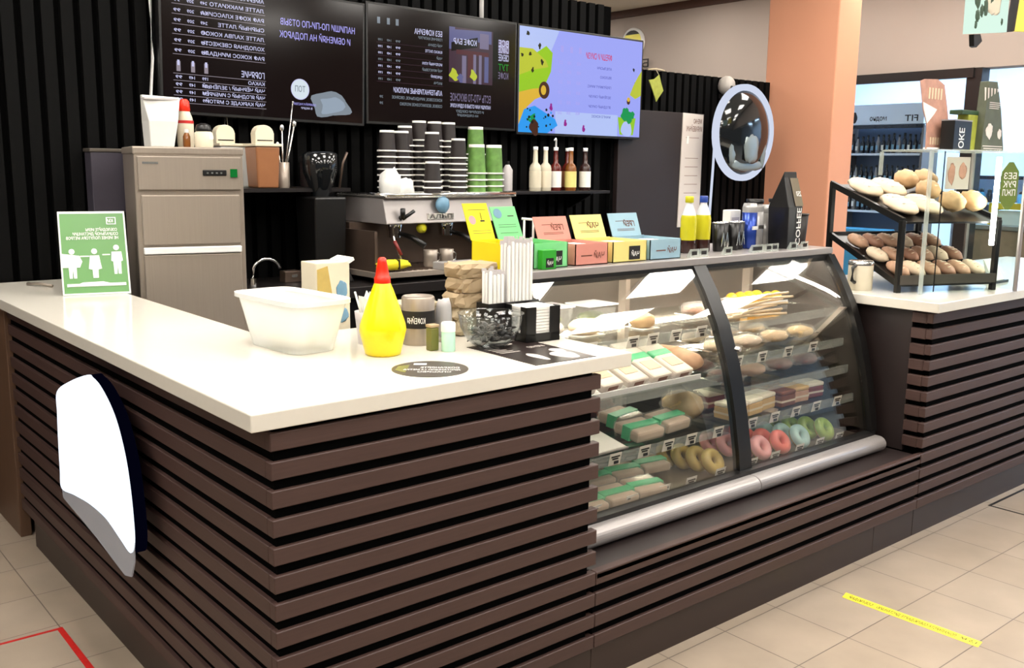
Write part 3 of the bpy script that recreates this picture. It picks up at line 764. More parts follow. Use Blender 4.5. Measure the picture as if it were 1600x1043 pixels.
MB().lathe([(.031, .066), (.033, .072), (.028, .092), (.01, .1), (0, .1)], n=20).build('lid', 'black_plastic', t, world=False)
MB().box(.008, .026, -.0375, -.036, .035, .05).build('sticker', 'white_paper', t, world=False)
bottle('dispenser_bottle', 'slim clear bottle between the bag and the black lidded jar', 'bottle', (.715, 2.18, ITOP), [(.014, 0), (.015, .01), (.015, .045), (.008, .06)], 'syrup_amber', [(.009, .06), (.009, .075)], 'white_plastic')

# wall shelf beside the ice maker with two dispensers and tools
ws = thing('wall_shelf', 'thin black wall shelf right of the ice maker', 'shelf', (1.2, 2.5, 1.36))
MB().box(.96, 1.60, 2.36, 2.668, 1.362, 1.38).build('board', 'dark_metal', ws)
for x in (1.02, 1.54): MB().prism([(2.668, 1.362), (2.668, 1.27), (2.655, 1.27), (2.45, 1.355), (2.45, 1.362)], x-.008, x+.008, 'x').build('bracket', 'black_plastic', ws)
def dispenser(label, x, body, y=2.425, off=0.):
    t = thing('scoop_bin', label, 'container', (x, y, 1.381))
    MB().taper(off, 0, 0, .19, .105+off, .11, .12+off, .125, open_top=False).build('bin_body', body, t, world=False, bevel=.008)
    MB().box(off*.5-.066, off*1.5+.066, -.067, .067, .19, .203).build('rim', 'cream', t, world=False, bevel=.003)
    pl = [(-.046, .203), (.046, .203), (.046, .25)]+[(.046*math.cos(PI*k/10), .25+.038*math.sin(PI*k/10)) for k in range(11)]+[(-.046, .25)]
    MB().prism(pl[::-1], -.03, .02, 'y').build('lid', 'cream', t, world=False, bevel=.004)
    MB().box(-.038, .038, -.0315, -.0305, .215, .22).build('lid_slot', 'text_black', t, world=False)
    return t
dispenser('pale scoop bin with arched lid, nearer the ice maker', 1.045, 'milky_white', 2.572, .036)
dispenser('brown scoop bin with arched lid beside the steel whisk pot', 1.17, 'amber_brown')
tp = thing('tool_pot', 'steel pot of bar spoons and whisks on the wall shelf', 'pot', (1.27, 2.42, 1.38))
MB().lathe([(.028, 0), (.03, .01), (.03, .12), (.027, .12), (.027, .01)], n=18, caps=False).build('pot', 'steel', tp, world=False)
for i, (dx, dz, rr) in enumerate(((.06, .40, .003), (.005, .28, .004), (.075, .30, .0045), (-.01, .2, .003))):
    m = MB().tube([(0, 0, .02), (dx, .01*i, dz)], rr, 6)
    m.blob((dx, .01*i, dz), (.011, .008, .016)) if i else m.blob((dx, 0, dz), (.004, .004, .006))
    m.build('bar_spoon', 'steel_bright', tp, world=False)
tr = thing('wire_tripod', 'thin wire easel behind the scoop bins on the wall shelf', 'stand', (1.10, 2.655, 1.381))
MB().tube([(-.05, 0, 0), (0, 0, .36), (.035, 0, 0)], .0035, 6).build('wire', 'steel_bright', tr, world=False)

# coffee machine
cm = thing('coffee_machine', 'wide stainless espresso machine with black levers', 'coffee machine', (2.02, 2.3, .93))
MB().prism([(2.165, 1.335), (2.13, 1.215), (2.13, 1.21), (2.60, 1.21), (2.60, 1.335)], 1.66, 2.47, 'x').build('upper_body', 'grey_metal', cm, bevel=.006)
MB().box(1.655, 2.475, 2.13, 2.60, 1.335, 1.347).build('cup_tray', 'steel_bright', cm, bevel=.004)
MB().tube([(1.67, 2.12, 1.352), (2.46, 2.12, 1.352)], .007, 8).tube([(1.67, 2.12, 1.352), (1.67, 2.58, 1.352)], .007, 8).tube([(2.46, 2.12, 1.352), (2.46, 2.58, 1.352)], .007, 8).build('rail', 'chrome', cm)
MB().box(1.60, 2.47, 2.38, 2.60, .99, 1.21).build('back_splash', 'steel_dark', cm)
MB().box(1.585, 1.60, 2.12, 2.60, .985, 1.18).build('side_panel', 'steel_dark', cm)
MB().box(2.455, 2.47, 2.12, 2.60, .985, 1.21).build('side_panel', 'steel_dark', cm)
MB().box(1.58, 2.47, 2.08, 2.60, .955, .985).build('drip_tray', 'steel', cm, bevel=.004)
g = MB()
for k in range(26): g.box(1.60+.033*k, 1.612+.033*k, 2.09, 2.37, .985, .989)
g.build('drip_grate', 'steel_dark', cm)
for x in (1.62, 2.43):
    for y in (2.12, 2.56): MB().lathe([(.02, .93), (.02, .956)], (x, y, 0), 10).build('foot', 'black_plastic', cm)
for x in (1.80, 2.12):
    gh = MB().lathe([(.04, 1.17), (.045, 1.20), (.04, 1.215)], (x, 2.28, 0), 18).build('group_head', 'chrome', cm)
    pf = MB().lathe([(.036, 1.135), (.038, 1.17)], (x, 2.28, 0), 18).build('portafilter', 'chrome', cm)
    MB().tube([(x+.01, 2.25, 1.155), (x+.04, 2.18, 1.14), (x+.075, 2.12, 1.10)], .011, 10, r2=.016).build('handle', 'black_plastic', pf)
for x in (1.745,): 
    k = MB().tube([(x, 2.15, 1.235), (x, 2.125, 1.245)], .012, 10).tube([(x, 2.12, 1.24), (x-.005, 2.11, 1.285)], .013, 10).tube([(x, 2.12, 1.235), (x+.055, 2.10, 1.275)], .009, 8).build('steam_lever', 'black_plastic', cm)
MB().tube([(1.72, 2.17, 1.20), (1.71, 2.14, 1.12), (1.735, 2.12, 1.04)], .005, 8).build('steam_wand', 'chrome', cm)
MB().tube([(1.71, 2.142, 1.13), (1.735, 2.12, 1.06)], .009, 8).build('wand_grip', 'cake_red', cm)
MB().box(1.90, 2.06, 2.128, 2.16, 1.228, 1.258).build('badge', 'steel_bright', cm)
t = MB().text('АЛЬП', (1.91, 2.1275, 1.233), (1, 0, 0), (0, 0, 1), .02, 0, .14); t.build('badge_print', 'text_black', cm)
MB().blob((1.99, 2.128, 1.30), (.042, .02, .042), amp=.12, seed=2.).build('blue_dial', 'ball_blue', cm)
cy = thing('cloth', 'folded yellow cloth on the drip tray of the coffee machine', 'cloth', (1.66, 2.12, .987))
MB().blob((1.665, 2.085, 1.019), (.100, .028, .026), amp=.25, freq=7, seed=4., flat=-.9).build('cloth_body', 'cloth_yellow', cy)
MB().box(1.68, 1.686, 2.054, 2.11, 1.0, 1.046).build('band', 'text_black', cy)
MB().lathe([(.012, -.03), (.024, -.02), (.026, 0), (.02, .012), (0, .014)], (1.885, 2.17, 1.185), 14, axis='y').build('yellow_sponge', 'liquid_yellow', cm)  # sponge, shaped as a round knob and joined to the machine
for i, (x, nm) in enumerate(((1.93, 'left'), (2.03, 'right'))):
    t = thing('milk_jug', 'ribbed steel jug on the drip tray, %s of two' % nm, 'jug', (x, 2.15, .9905), group='steel jugs on the drip tray')
    MB().lathe([(.030, 0), (.036, .01), (.034, .05), (.037, .085), (.034, .085), (.032, .05), (.033, .012)], n=18, caps=False).build('jug_body', 'steel', t, world=False)
    MB().tube([(.034, 0, .075), (.06, 0, .06), (.055, 0, .03), (.034, 0, .02)], .004, 6).build('handle', 'steel_bright', t, world=False)

# cups on the machine: upside-down nested stacks
proto = {}
def cup(kind, loc, label, group, h, r, m):
    if kind not in proto:
        t = thing('paper_cup', label, 'paper cup', loc, group=group)
        MB().lathe([(r*.96, .006), (r*.80, h*.93)], n=20, caps=False).lathe([(r*.80, h*.93), (r*.78, h*.93)], n=20, caps=False).build('cup_wall', m, t, world=False)
        MB().torus(r*1.045, .0045, (0, 0, .0045), 20, 6).build('rolled_rim', 'white_paper', t, world=False)
        MB().lathe([(r*.815, h*.90), (r*.80, h), (r*.73, h), (r*.72, h*.95), (0, h*.95)], n=20, caps=False).build('cup_base', 'white_paper', t, world=False)
        proto[kind] = t; return t
    return dup(proto[kind], loc, label=label, group=group)
stacks = [('left front', 1.795, 2.33, 8), ('second left', 1.90, 2.36, 8), ('third left', 1.975, 2.44, 9), ('short middle', 1.99, 2.215, 3), ('tall rear left', 2.085, 2.47, 10), ('middle', 2.075, 2.34, 8), ('tall rear middle', 2.19, 2.48, 10), ('tall rear right', 2.297, 2.50, 10), ('right front', 2.215, 2.30, 7)]
for nm, x, y, n in stacks:
    for k in range(n):
        cup('black', (x+.0008*math.sin(k*2.1+x*9), y, 1.348+.030*k), 'black paper cup, %s from the bottom of the %s stack' % (ORD[k], nm), 'black paper cups stacked on the coffee machine', .105, .045, 'cup_black')
for nm, x, y, n in [('rear', 2.50, 2.52, 7), ('left', 2.33, 2.29, 4), ('right', 2.455, 2.30, 4)]:
    for k in range(n):
        cup('green', (x, y, 1.348+.034*k), 'green printed paper cup, %s from the bottom of the %s green stack' % (ORD[k], nm), 'green paper cups stacked on the coffee machine', .155, .052, 'cup_green')
pb2 = thing('plastic_bag', 'crumpled white plastic bag on the left end of the coffee machine', 'bag', (1.75, 2.22, 1.3475))
MB().blob((1.73, 2.2, 1.395), (.055, .05, .075), amp=.35, freq=8, seed=1., flat=-.63).blob((1.80, 2.19, 1.375), (.05, .05, .055), amp=.4, freq=9, seed=2., flat=-.5).build('bag_body', 'bag_white', pb2)

# grinder in the dark beside the machine
gr = thing('coffee_grinder', 'black coffee grinder in the shadow left of the espresso machine', 'grinder', (1.44, 2.35, .93))
MB().taper(1.44, 2.35, .93, .99, .2, .24, .17, .2).taper(1.44, 2.37, .99, 1.34, .16, .18, .17, .2).build('grinder_body', 'black_plastic', gr, bevel=.01)
MB().lathe([(.04, 1.34), (.085, 1.46), (.085, 1.54), (.07, 1.55), (0, 1.555)], (1.44, 2.37, 0), 20).build('hopper', 'dome_black', gr)
MB().tube([(1.52, 2.33, 1.38), (1.535, 2.32, 1.5), (1.56, 2.32, 1.55)], .006, 8).build('dosing_lever', 'steel_dark', gr)
bk = thing('blender_jug', 'dim smoked jug behind the white bag', 'jug', (1.512, 2.585, .93))
MB().lathe([(.05, .93), (.055, 1.0), (.06, 1.50)], (1.512, 2.585, 0), 16).build('jug_body', 'board_brown', bk)
MB().lathe([(.062, 1.50), (.062, 1.53), (.02, 1.54), (0, 1.54)], (1.512, 2.585, 0), 16).build('lid', 'dark_metal', bk)

# tap and small steel box on the back counter
tp = thing('tap', 'chrome swan neck tap standing on the back counter', 'tap', (1.10, 2.42, .93))
MB().lathe([(.018, .93), (.016, .96)], (1.10, 2.42, 0), 14).build('tap_base', 'chrome', tp)
MB().tube([(1.10, 2.42, .95)]+[(1.17-.07*math.cos(PI*k/10*.95), 2.42, .99+.058*math.sin(PI*k/10*.95)) for k in range(11)], .008, 10).build('spout', 'chrome', tp)
sb = thing('soap_box', 'small steel box with glint beside the tap', 'box', (1.29, 2.42, .93))
MB().box(1.25, 1.335, 2.39, 2.45, .93, .985).build('box_body', 'steel_dark', sb, bevel=.004)
MB().box(1.285, 1.315, 2.387, 2.391, .955, .968).build('plate', 'steel_bright', sb)

# bottle shelf under the right screen
bsf = thing('bottle_shelf', 'black wall shelf of syrup bottles under the right screen', 'shelf', (3.1, 2.55, 1.34))
MB().box(2.66, 3.46, 2.40, 2.668, 1.335, 1.352).build('board', 'dark_metal', bsf, bevel=.002)
for x in (2.75, 3.37): MB().prism([(2.668, 1.335), (2.668, 1.24), (2.655, 1.24), (2.47, 1.328), (2.47, 1.335)], x-.008, x+.008, 'x').build('bracket', 'black_plastic', bsf)
sy = [(.033, 0), (.035, .006), (.035, .13), (.030, .148), (.015, .165), (.0125, .235)]
cp = [(.0135, .235), (.0145, .238), (.0145, .255), (0, .256)]
for lab, x, y, body, lm in (('leftmost cream syrup bottle on the bottle shelf', 2.905, 2.47, 'syrup_cream', 'cream'), ('second cream syrup bottle on the bottle shelf', 2.985, 2.47, 'syrup_cream', 'cream'),
                            ('dark red syrup bottle with pump, right of the cream ones', 3.075, 2.48, 'syrup_red', 'white_paper'), ('amber syrup bottle in the middle of the bottle shelf', 3.18, 2.46, 'syrup_amber', 'cream_card'),
                            ('brown syrup bottle at the rear of the bottle shelf', 3.265, 2.58, 'syrup_red', 'amber_brown'), ('brown syrup bottle at the right end of the bottle shelf', 3.30, 2.46, 'cola', 'white_paper')):
    b_ = bottle('syrup_bottle', lab, 'bottle', (x, y, 1.352), sy, body, cp, 'white_plastic', lm, (.02, .115), group='syrup bottles under the right screen')
    if 'pump' in lab: MB().tube([(0, 0, .255), (0, 0, .30), (-.012, -.01, .305), (-.03, -.02, .295)], .006, 8).build('pump', 'white_plastic', b_, world=False)
bottle('small_bottle', 'dim white bottle in the shadow at the left of the bottle shelf', 'bottle', (2.76, 2.55, 1.352), [(.03, 0), (.03, .12), (.012, .15)], 'grey_paper', [(.012, .15), (.012, .17)], 'black_plastic')
# ------------------------------------------------------------------ things on the white worktop
H = .985
# green sign in an acrylic stand: turned toward the hall, leaning back
sg = thing('acrylic_sign', 'green distancing sign in a clear acrylic stand at the far end of the worktop', 'sign', (.168, 2.085, H), rot=(0, 0, -.25))
A, B = .238, .312; LN = .14
def sp(s, t, d=0.): return (s*A, t*LN-d, t*B)          # leaning sheet, s right, t up
m = MB().quad(sp(0, 0), sp(1, 0), sp(1, 1), sp(0, 1)); m.add([sp(0, 0, -.004), sp(1, 0, -.004), sp(1, 1, -.004), sp(0, 1, -.004)], [(3, 2, 1, 0)])
m.build('printed_sheet', 'sign_green', sg, world=False)
m = MB()
for a, b_ in (((-.012, -.004), (1.012, .022)), ((-.012, .98), (1.012, 1.006)), ((-.014, .0), (.012, 1.0)), ((.988, .0), (1.014, 1.0))):
    m.quad(sp(a[0], a[1], .0015), sp(b_[0], a[1], .0015), sp(b_[0], b_[1], .0015), sp(a[0], b_[1], .0015))
    m.quad(sp(b_[0], a[1], -.0045), sp(a[0], a[1], -.0045), sp(a[0], b_[1], -.0045), sp(b_[0], b_[1], -.0045))
m.build('edge', 'milky_white', sg, world=False)
MB().box(-.003, A+.003, -.012, .14, .0, .003).build('foot_plate', 'clear_thin', sg, world=False)
sw = Vector((0, LN, B)).normalized()
t = MB()
def st(s_right, tt, txt, h, wd): t.text(txt, sp(s_right, tt, .003), (-1, 0, 0), tuple(sw), h, 0, wd)
st(.88, .765, 'СОБЛЮДАЙТЕ МЕРЫ', .012, .115); st(.89, .715, 'СОЦИАЛЬНОЙ ДИСТАНЦИИ', .012, .165); st(.89, .665, 'НЕ МЕНЕЕ ПОЛУТОРА МЕТРОВ', .012, .19)
def srect(s0, s1, t0, t1, d=.003): t.quad(sp(s0, t0, d), sp(s1, t0, d), sp(s1, t1, d), sp(s0, t1, d))
for a in ((.72, .87, .925, .935), (.72, .87, .845, .855), (.72, .735, .845, .935), (.855, .87, .845, .935)): srect(*a)
st(.83, .87, 'КМ', .014, .022)
srect(.28, .42, .455, .468); srect(.62, .74, .47, .483); srect(.06, .95, .10, .135); t.quad(sp(.1, .10, .003), sp(.9, .10, .003), sp(.6, .155, .003), sp(.3, .15, .003))
def person(s, tt):
    t.quad(*[sp(s+.045*math.cos(a), tt+.16+.034*math.sin(a), .0032) for a in [2*PI*k/12 for k in range(12)]])
    t.quad(*[sp(s+a, tt+b_, .003) for a, b_ in ((-.075, .11), (.075, .11), (.09, .0), (.06, -.01), (.055, -.16), (.01, -.16), (0, -.03), (-.01, -.16), (-.055, -.16), (-.06, -.01), (-.09, .0))])
person(.16, .36)
t.quad(*[sp(.50+a, .36+b_, .003) for a, b_ in ((-.07, .11), (.07, .11), (.085, .02), (.1, -.05), (.045, -.06), (.04, -.16), (-.04, -.16), (-.045, -.06), (-.1, -.05), (-.085, .02))]); t.quad(*[sp(.5+.045*math.cos(a), .52+.034*math.sin(a), .0032) for a in [2*PI*k/12 for k in range(12)]])
person(.84, .40)
t.build('print', 'text_white', sg, world=False)
MB().quad(sp(-.01, .33, .004), sp(.27, .33, .004), sp(.31, .40, .004), sp(.27, .47, .004), sp(-.01, .50, .004)).build('sticker', 'white_plastic', sg, world=False)
pn_ = MB().tube([(.30, 2.60, H+.008), (.42, 2.40, H+.008)], .006, 8)
cc = thing('metal_clip', 'small metal clip lying at the far end of the worktop behind the green sign', 'clip', (.16, 2.47, H))
MB().tube([(.14, 2.50, H+.007), (.17, 2.44, H+.012), (.205, 2.38, H+.006)], .006, 8).build('clip_body', 'steel', cc)

# translucent tub
tb = thing('plastic_tub', 'translucent white plastic tub on the worktop left of the yellow bottle', 'tub', (.375, .62, H), rot=(0, 0, .08))
def tub_wall(s0, s1, inset=0.):
    mm = MB(); n = 24; rings = []
    for z, hw, hd in ((.002, s0[0]-inset, s0[1]-inset), (.10, (s0[0]+s1[0]*2)/3-inset, (s0[1]+s1[1]*2)/3-inset), (.145, s1[0]-inset, s1[1]-inset)):
        rings.append([(hw*(abs(math.cos(a))**.35)*(1 if math.cos(a) > 0 else -1), hd*(abs(math.sin(a))**.35)*(1 if math.sin(a) > 0 else -1), z) for a in [2*PI*(k+.5)/n for k in range(n)]])
    mm.add(sum(rings, []), [tuple(range(n))[::-1]]+[(i*n+k, i*n+(k+1) % n, (i+1)*n+(k+1) % n, (i+1)*n+k) for i in range(2) for k in range(n)], 0, True)
    return mm
tub_wall((.070, .125), (.092, .172)).build('tub_wall', 'milky_white', tb, world=False)
mm = MB(); n = 24
ro = [(.100*(abs(math.cos(a))**.35)*(1 if math.cos(a) > 0 else -1), .180*(abs(math.sin(a))**.35)*(1 if math.sin(a) > 0 else -1)) for a in [2*PI*(k+.5)/n for k in range(n)]]
ri = [(x*.90, y*.945) for x, y in ro]
mm.add([(x, y, .150) for x, y in ro]+[(x, y, .150) for x, y in ri]+[(x, y, .138) for x, y in ro]+[(x, y, .138) for x, y in ri],
       [q_ for k in range(n) for q_ in ((k, (k+1) % n, n+(k+1) % n, n+k), (k, 2*n+k, 2*n+(k+1) % n, (k+1) % n), (n+k, n+(k+1) % n, 3*n+(k+1) % n, 3*n+k))])
mm.build('rim', 'white_plastic', tb, world=False)
MB().box(-.035, .035, .170, .196, .09, .140).build('clip_tab', 'white_plastic', tb, world=False, bevel=.006)
tt = MB().blob((0, 0, .022), (.06, .09, .018), amp=.3, seed=3., flat=-1.); tt.build('tub_contents', 'cream', tb, world=False)

# yellow spray-top bottle
yb = thing('yellow_bottle', 'yellow squeeze bottle with red pointed cap', 'bottle', (.524, .38, H))
MB().lathe([(.044, 0), (.049, .003), (.051, .012), (.058, .04), (.0645, .068), (.062, .085), (.052, .115), (.040, .15), (.028, .183), (.021, .199)], n=14, sm=True).build('bottle_body', 'yellow_plastic', yb, world=False)
MB().lathe([(.0225, .197), (.0225, .212), (.019, .216), (.0165, .235), (.013, .252), (.0115, .262), (.007, .266), (0, .267)], n=16).build('cap', 'red_plastic', yb, world=False)

# printed circle and flyer lying on the worktop
ci = thing('round_sticker', 'round dark printed sticker on the front corner of the worktop', 'sticker', (.514, .143, H), rot=(0, 0, -.66))
MB().lathe([(.098, 0), (.098, .0012), (0, .0012)], n=40, sm=False).build('disc', 'sticker_dark', ci, world=False)
g = MB()
for k, (a, s) in enumerate(((.030, 'ПОЖАЛУЙСТА'), (.008, 'СОБЛЮДАЙТЕ ДИСТАНЦИЮ'), (-.014, 'СПАСИБО'))): pass
g.text('СОХРАНЯЙТЕ', (.075, .004, .0018), (-1, 0, 0), (0, 1, 0), .016, 0, .10); g.text('ДИСТАНЦИЮ 1,5 МЕТРА', (.078, -.022, .0018), (-1, 0, 0), (0, 1, 0), .015, 0, .145); g.text('СПАСИБО', (.055, -.048, .0018), (-1, 0, 0), (0, 1, 0), .014, 0, .085)
g.box(-.045, -.012, .045, .065, .0013, .0018)
g.build('print', 'text_white', ci, world=False)
MB().prism([(-.088, -.02), (-.060, -.05), (-.055, .045), (-.083, .03)], .0012, .0017, 'z').build('moss_patch', 'moss', ci, world=False)
fl = thing('flyer', 'dark printed menu flyer lying in front of the napkin box', 'flyer', (.872, .165, H), rot=(0, 0, -.03))
MB().box(-.108, .108, -.155, .155, 0, .0012).build('sheet', 'flyer_dark', fl, world=False)
g = MB()
for cx, cy, a, b_ in ((.05, -.09, .035, .05), (.075, -.03, .02, .03), (-.03, -.07, .016, .05), (.0, .12, .03, .012)): g.quad(*[(cx+a*math.cos(q)*(1+.15*math.sin(3*q)), cy+b_*math.sin(q), .0016) for q in [2*PI*k/16 for k in range(16)]])
for k in range(5): g.box(-.09, -.02-.01*k, .02+.018*k, .025+.018*k, .0012, .0016)
g.text('МЕНЮ', (.09, .04, .0017), (-1, 0, 0), (0, 1, 0), .02, 0, .06)
g.build('print', 'pale_pink', fl, world=False)

# black napkin box
nb = thing('napkin_box', 'black open sided napkin box full of white napkins', 'napkin holder', (1.012, .318, H), rot=(0, 0, -.09))
w2, d2, hh = .062, .055, .105
m = MB().box(-w2, w2, -d2, d2, 0, .004).box(-w2, w2, -d2, -d2+.004, 0, .026).box(-w2, w2, d2-.004, d2, 0, .026).box(-w2, -w2+.004, -d2, d2, 0, .026).box(w2-.004, w2, -d2, d2, 0, .026)
for sx, sy in ((-1, -1), (1, -1), (1, 1), (-1, 1)):
    x, y = sx*w2, sy*d2
    m.box(min(x, x-sx*.036), max(x, x-sx*.036), min(y, y-sy*.004), max(y, y-sy*.004), 0, hh).box(min(x, x-sx*.004), max(x, x-sx*.004), min(y, y-sy*.030), max(y, y-sy*.030), 0, hh)
m.build('holder', 'black_plastic', nb, world=False)
m = MB()
for k in range(11): m.box(-w2+.006+.001*math.sin(k*3), w2-.006, -d2+.006, d2-.006-.001*math.cos(k*2), .005+.009*k, .0125+.009*k)
m.build('napkins', 'white_paper', nb, world=False)

# organiser with wrapped straws
og = thing('straw_organiser', 'black organiser holding the wrapped straws behind the napkin box', 'organiser', (.99, .41, H))
m = MB().box(.895, 1.095, .382, .386, H, 1.092).box(.895, 1.095, .438, .442, H, 1.092).box(.895, .899, .386, .438, H, 1.092).box(1.091, 1.095, .386, .438, H, 1.092).box(.968, .972, .386, .438, H, 1.088).box(.895, 1.095, .382, .442, H, H+.004)
m.build('box', 'black_plastic', og, bevel=.001)
st0 = None
def straw(x, y, h, label, group):
    global st0
    if st0 is None:
        st0 = thing('wrapped_straw', label, 'straw', (x, y, H+.012), group=group)
        MB().lathe([(.0058, 0), (.0058, .2), (.004, .203)], n=8).build('wrapper', 'white_paper', st0, world=False)
        MB().box(-.0075, .0075, -.0012, .0012, .2, .212).box(-.0068, .0068, .004, .0056, .0, .2).build('crimp', 'grey_paper', st0, world=False)
        st0.scale = (1, 1, h/.212)
    else:
        dup(st0, (x, y, H+.012), (0, 0, random.uniform(-1, 1)), label, group, (1, 1, h/.212))
for i in range(7):
    for j in range(3):
        straw(.982+.0148*i, .396+.0155*j, .284+random.uniform(-.008, .008), 'long white paper wrapped straw in the tall bundle', 'long straws in the organiser')
for i in range(4):
    for j in range(3):
        straw(.912+.0148*i, .396+.0155*j, .198+random.uniform(-.012, .006), 'short white wrapped straw left of the tall bundle', 'short straws in the organiser')

# brown paper stacks
ks = thing('kraft_stack', 'tall crumpled stack of brown paper cup carriers behind the straws', 'paper stack', (.93, .512, H))
for i in range(5):
    m = MB(); n = 26; rings = []
    for j, (dz, k) in enumerate(((0, .95), (.012, 1.02), (.03, 1.0), (.042, .93))):
        rings.append([((.0+(.078*k+.020*noise.noise(Vector((q*.9, j*2.1, i*3.3))))*(abs(math.cos(a))**.5)*(1 if math.cos(a) > 0 else -1)), (.055*k+.016*noise.noise(Vector((q*1.1, j*1.7, i*5.1+9))))*(abs(math.sin(a))**.5)*(1 if math.sin(a) > 0 else -1), dz+.006*noise.noise(Vector((q*.7, j, i*2.))))
            for q, a in [(q, 2*PI*(q+.5)/n) for q in range(n)]])
    cx, cy, cz = .93+.006*math.sin(i*2.3), .512+.003*math.cos(i*1.7), H+.002+.0435*i
    m.add([(cx+p_[0], cy+p_[1], cz+max(p_[2], 0)) for r_ in rings for p_ in r_], [tuple(range(n))[::-1], tuple(range(3*n, 4*n))]+[(j*n+q, j*n+(q+1) % n, (j+1)*n+(q+1) % n, (j+1)*n+q) for j in range(3) for q in range(n)])
    m.build('folded_carrier', 'kraft' if i > 1 else 'kraft_pale', ks)
ps = thing('paper_stack', 'low stack of pale brown paper sheets behind the black labelled tin', 'paper stack', (.76, .58, H))
m = MB()
for i in range(10): m.box(.70+.004*math.sin(i*2.), .825+.004*math.cos(i*1.3), .52, .64+.004*math.sin(i*3.), H+.0105*i, H+.0105*i+.0085)
m.build('sheets', 'kraft_pale', ps)
tn = thing('metal_tin', 'grey tin with black label behind the yellow bottle', 'tin', (.695, .46, H))
MB().lathe([(.046, 0), (.048, .003), (.048, .135), (.044, .14), (.042, .135), (.0, .135)], n=24).build('tin_body', 'steel', tn, world=False)
MB().lathe([(.0487, .05), (.0487, .10)], n=24, caps=False).build('paper_label', 'text_black', tn, world=False)
t = MB()
for k, ch in enumerate('КОФЕЙНЯ'):
    a = -2.2+.16*(3-k); cx, cy = .0492*math.cos(a), .0492*math.sin(a)
    t.text(ch, (cx, cy, .065), (math.sin(a), -math.cos(a), 0), (0, 0, 1), .016, 0, .0078)
t.build('label_print', 'text_white', tn, world=False)
MB().blob((.0, .0, .12), (.02, .02, .012)).build('green_tag', 'moss', tn, world=False)
for lab, x, y, r_, h_, mm_ in (('clear glass jar with white tissue right of the tin', .775, .445, .026, .125, 'clear_thin'), ('clear glass jar of tissue left of the tin', .625, .50, .024, .13, 'clear_thin')):
    t = thing('glass_jar', lab, 'jar', (x, y, H))
    MB().lathe([(r_, 0), (r_, h_)], n=18, caps=False).lathe([(r_, .001), (0, .001)], n=18, caps=False).build('jar_wall', mm_, t, world=False)
    MB().blob((0, 0, h_*.55), (r_*.9, r_*.9, h_*.5), amp=.3, seed=x*9).build('tissue', 'grey_paper', t, world=False)
cu = thing('tissue_cup', 'grey cup stuffed with white tissues left of the yellow bottle', 'cup', (.575, .545, H))
MB().lathe([(.026, 0), (.036, .095), (.034, .095), (.025, .004), (0, .004)], n=20, caps=False).build('cup_body', 'grey_paper', cu, world=False)
m = MB()
for k in range(5):
    a = k*1.3; m.prism([(-.018, .05), (.018, .05), (.022, .13), (.006, .145+.008*math.sin(k*2)), (-.004, .128), (-.02, .14)], -.004+.006*(k-2), .0+.006*(k-2), 'y')
m.build('tissue', 'white_paper', cu, world=False)
MB().tube([(-.01, 0, .06), (-.045, -.01, .155)], .003, 6).build('stirrer', 'white_plastic', cu, world=False)
pw = thing('small_bottle', 'small white capped pale bottle in front of the tin', 'bottle', (.695, .312, H))
MB().lathe([(.018, 0), (.0195, .003), (.0195, .055), (.018, .058)], n=18).build('bottle_body', 'mint_sign', pw, world=False)
MB().lathe([(.0205, .056), (.0205, .078), (.018, .082), (0, .083)], n=18).build('cap', 'white_plastic', pw, world=False)
kb = thing('spice_box', 'small khaki box between the tin and the small white bottle', 'box', (.665, .345, H))
MB().box(.652, .680, .335, .36, H, H+.065).build('box_body', 'moss', kb, bevel=.003)
MB().box(.651, .681, .334, .361, H+.066, H+.074).build('lid', 'kraft', kb, bevel=.002)
gb = thing('glass_bowl', 'clear glass bowl of dark wrapped sweets', 'bowl', (.825, .285, H))
MB().lathe([(.03, 0), (.04, .002), (.07, .025), (.088, .06), (.094, .098), (.0965, .10), (.0945, .10), (.086, .062), (.068, .028), (.04, .006), (0, .006)], n=32, caps=False).build('bowl_wall', 'bowl_glass', gb, world=False)
sw0 = None
for k in range(34):
    a = k*2.4; lay = k//14; r_ = .056*math.sqrt((k % 14+.5)/14)*(1-.1*lay)+.004*lay
    loc = (.825+r_*math.cos(a), .285+r_*math.sin(a), H+.022+.016*lay+.012*(r_/.06)); rot = (random.uniform(-.5, .5), random.uniform(-.5, .5), random.uniform(0, 3))
    if sw0 is None:
        sw0 = thing('sweet', 'dark foil wrapped sweet in the clear glass bowl', 'sweet', loc, rot=rot, group='wrapped sweets in the glass bowl')
        MB().blob((0, 0, 0), (.015, .009, .007), nu=10, nv=6).build('candy', 'black_plastic', sw0, world=False)
        m = MB()
        for s_ in (-1, 1): m.prism([(s_*.013, -.002), (s_*.024, -.009), (s_*.026, 0), (s_*.024, .009), (s_*.013, .002)][::s_], -.001, .001, 'z')
        m.build('twist', 'sticker_dark', sw0, world=False)
    else: dup(sw0, loc, rot)

ct_ = thing('tea_carton', 'printed carton with open lid on the working bench behind the tub', 'carton', (.64, .90, .83))
MB().box(.585, .705, .86, .96, .83, 1.19).build('carton_body', 'cream', ct_, bevel=.003)
m = MB().prism([(.588, .93), (.635, .90), (.645, 1.06), (.625, 1.18), (.588, 1.17)], .8585, .8597, 'y'); m.build('green_print', 'icing_yellow', ct_)
m = MB().blob((.675, .8585, 1.10), (.02, .0012, .03), amp=.3, seed=4.).blob((.675, .8585, 1.02), (.022, .0012, .025), amp=.3, seed=6.).blob((.605, .8585, 1.02), (.018, .0012, .03), amp=.3, seed=7.)
m.build('fruit_print', 'ball_blue', ct_)
MB().prism([(.69, 1.191), (.72, 1.203), (.724, 1.194), (.7055, 1.184)], .86, .96, 'y').build('flap', 'white_paper', ct_)

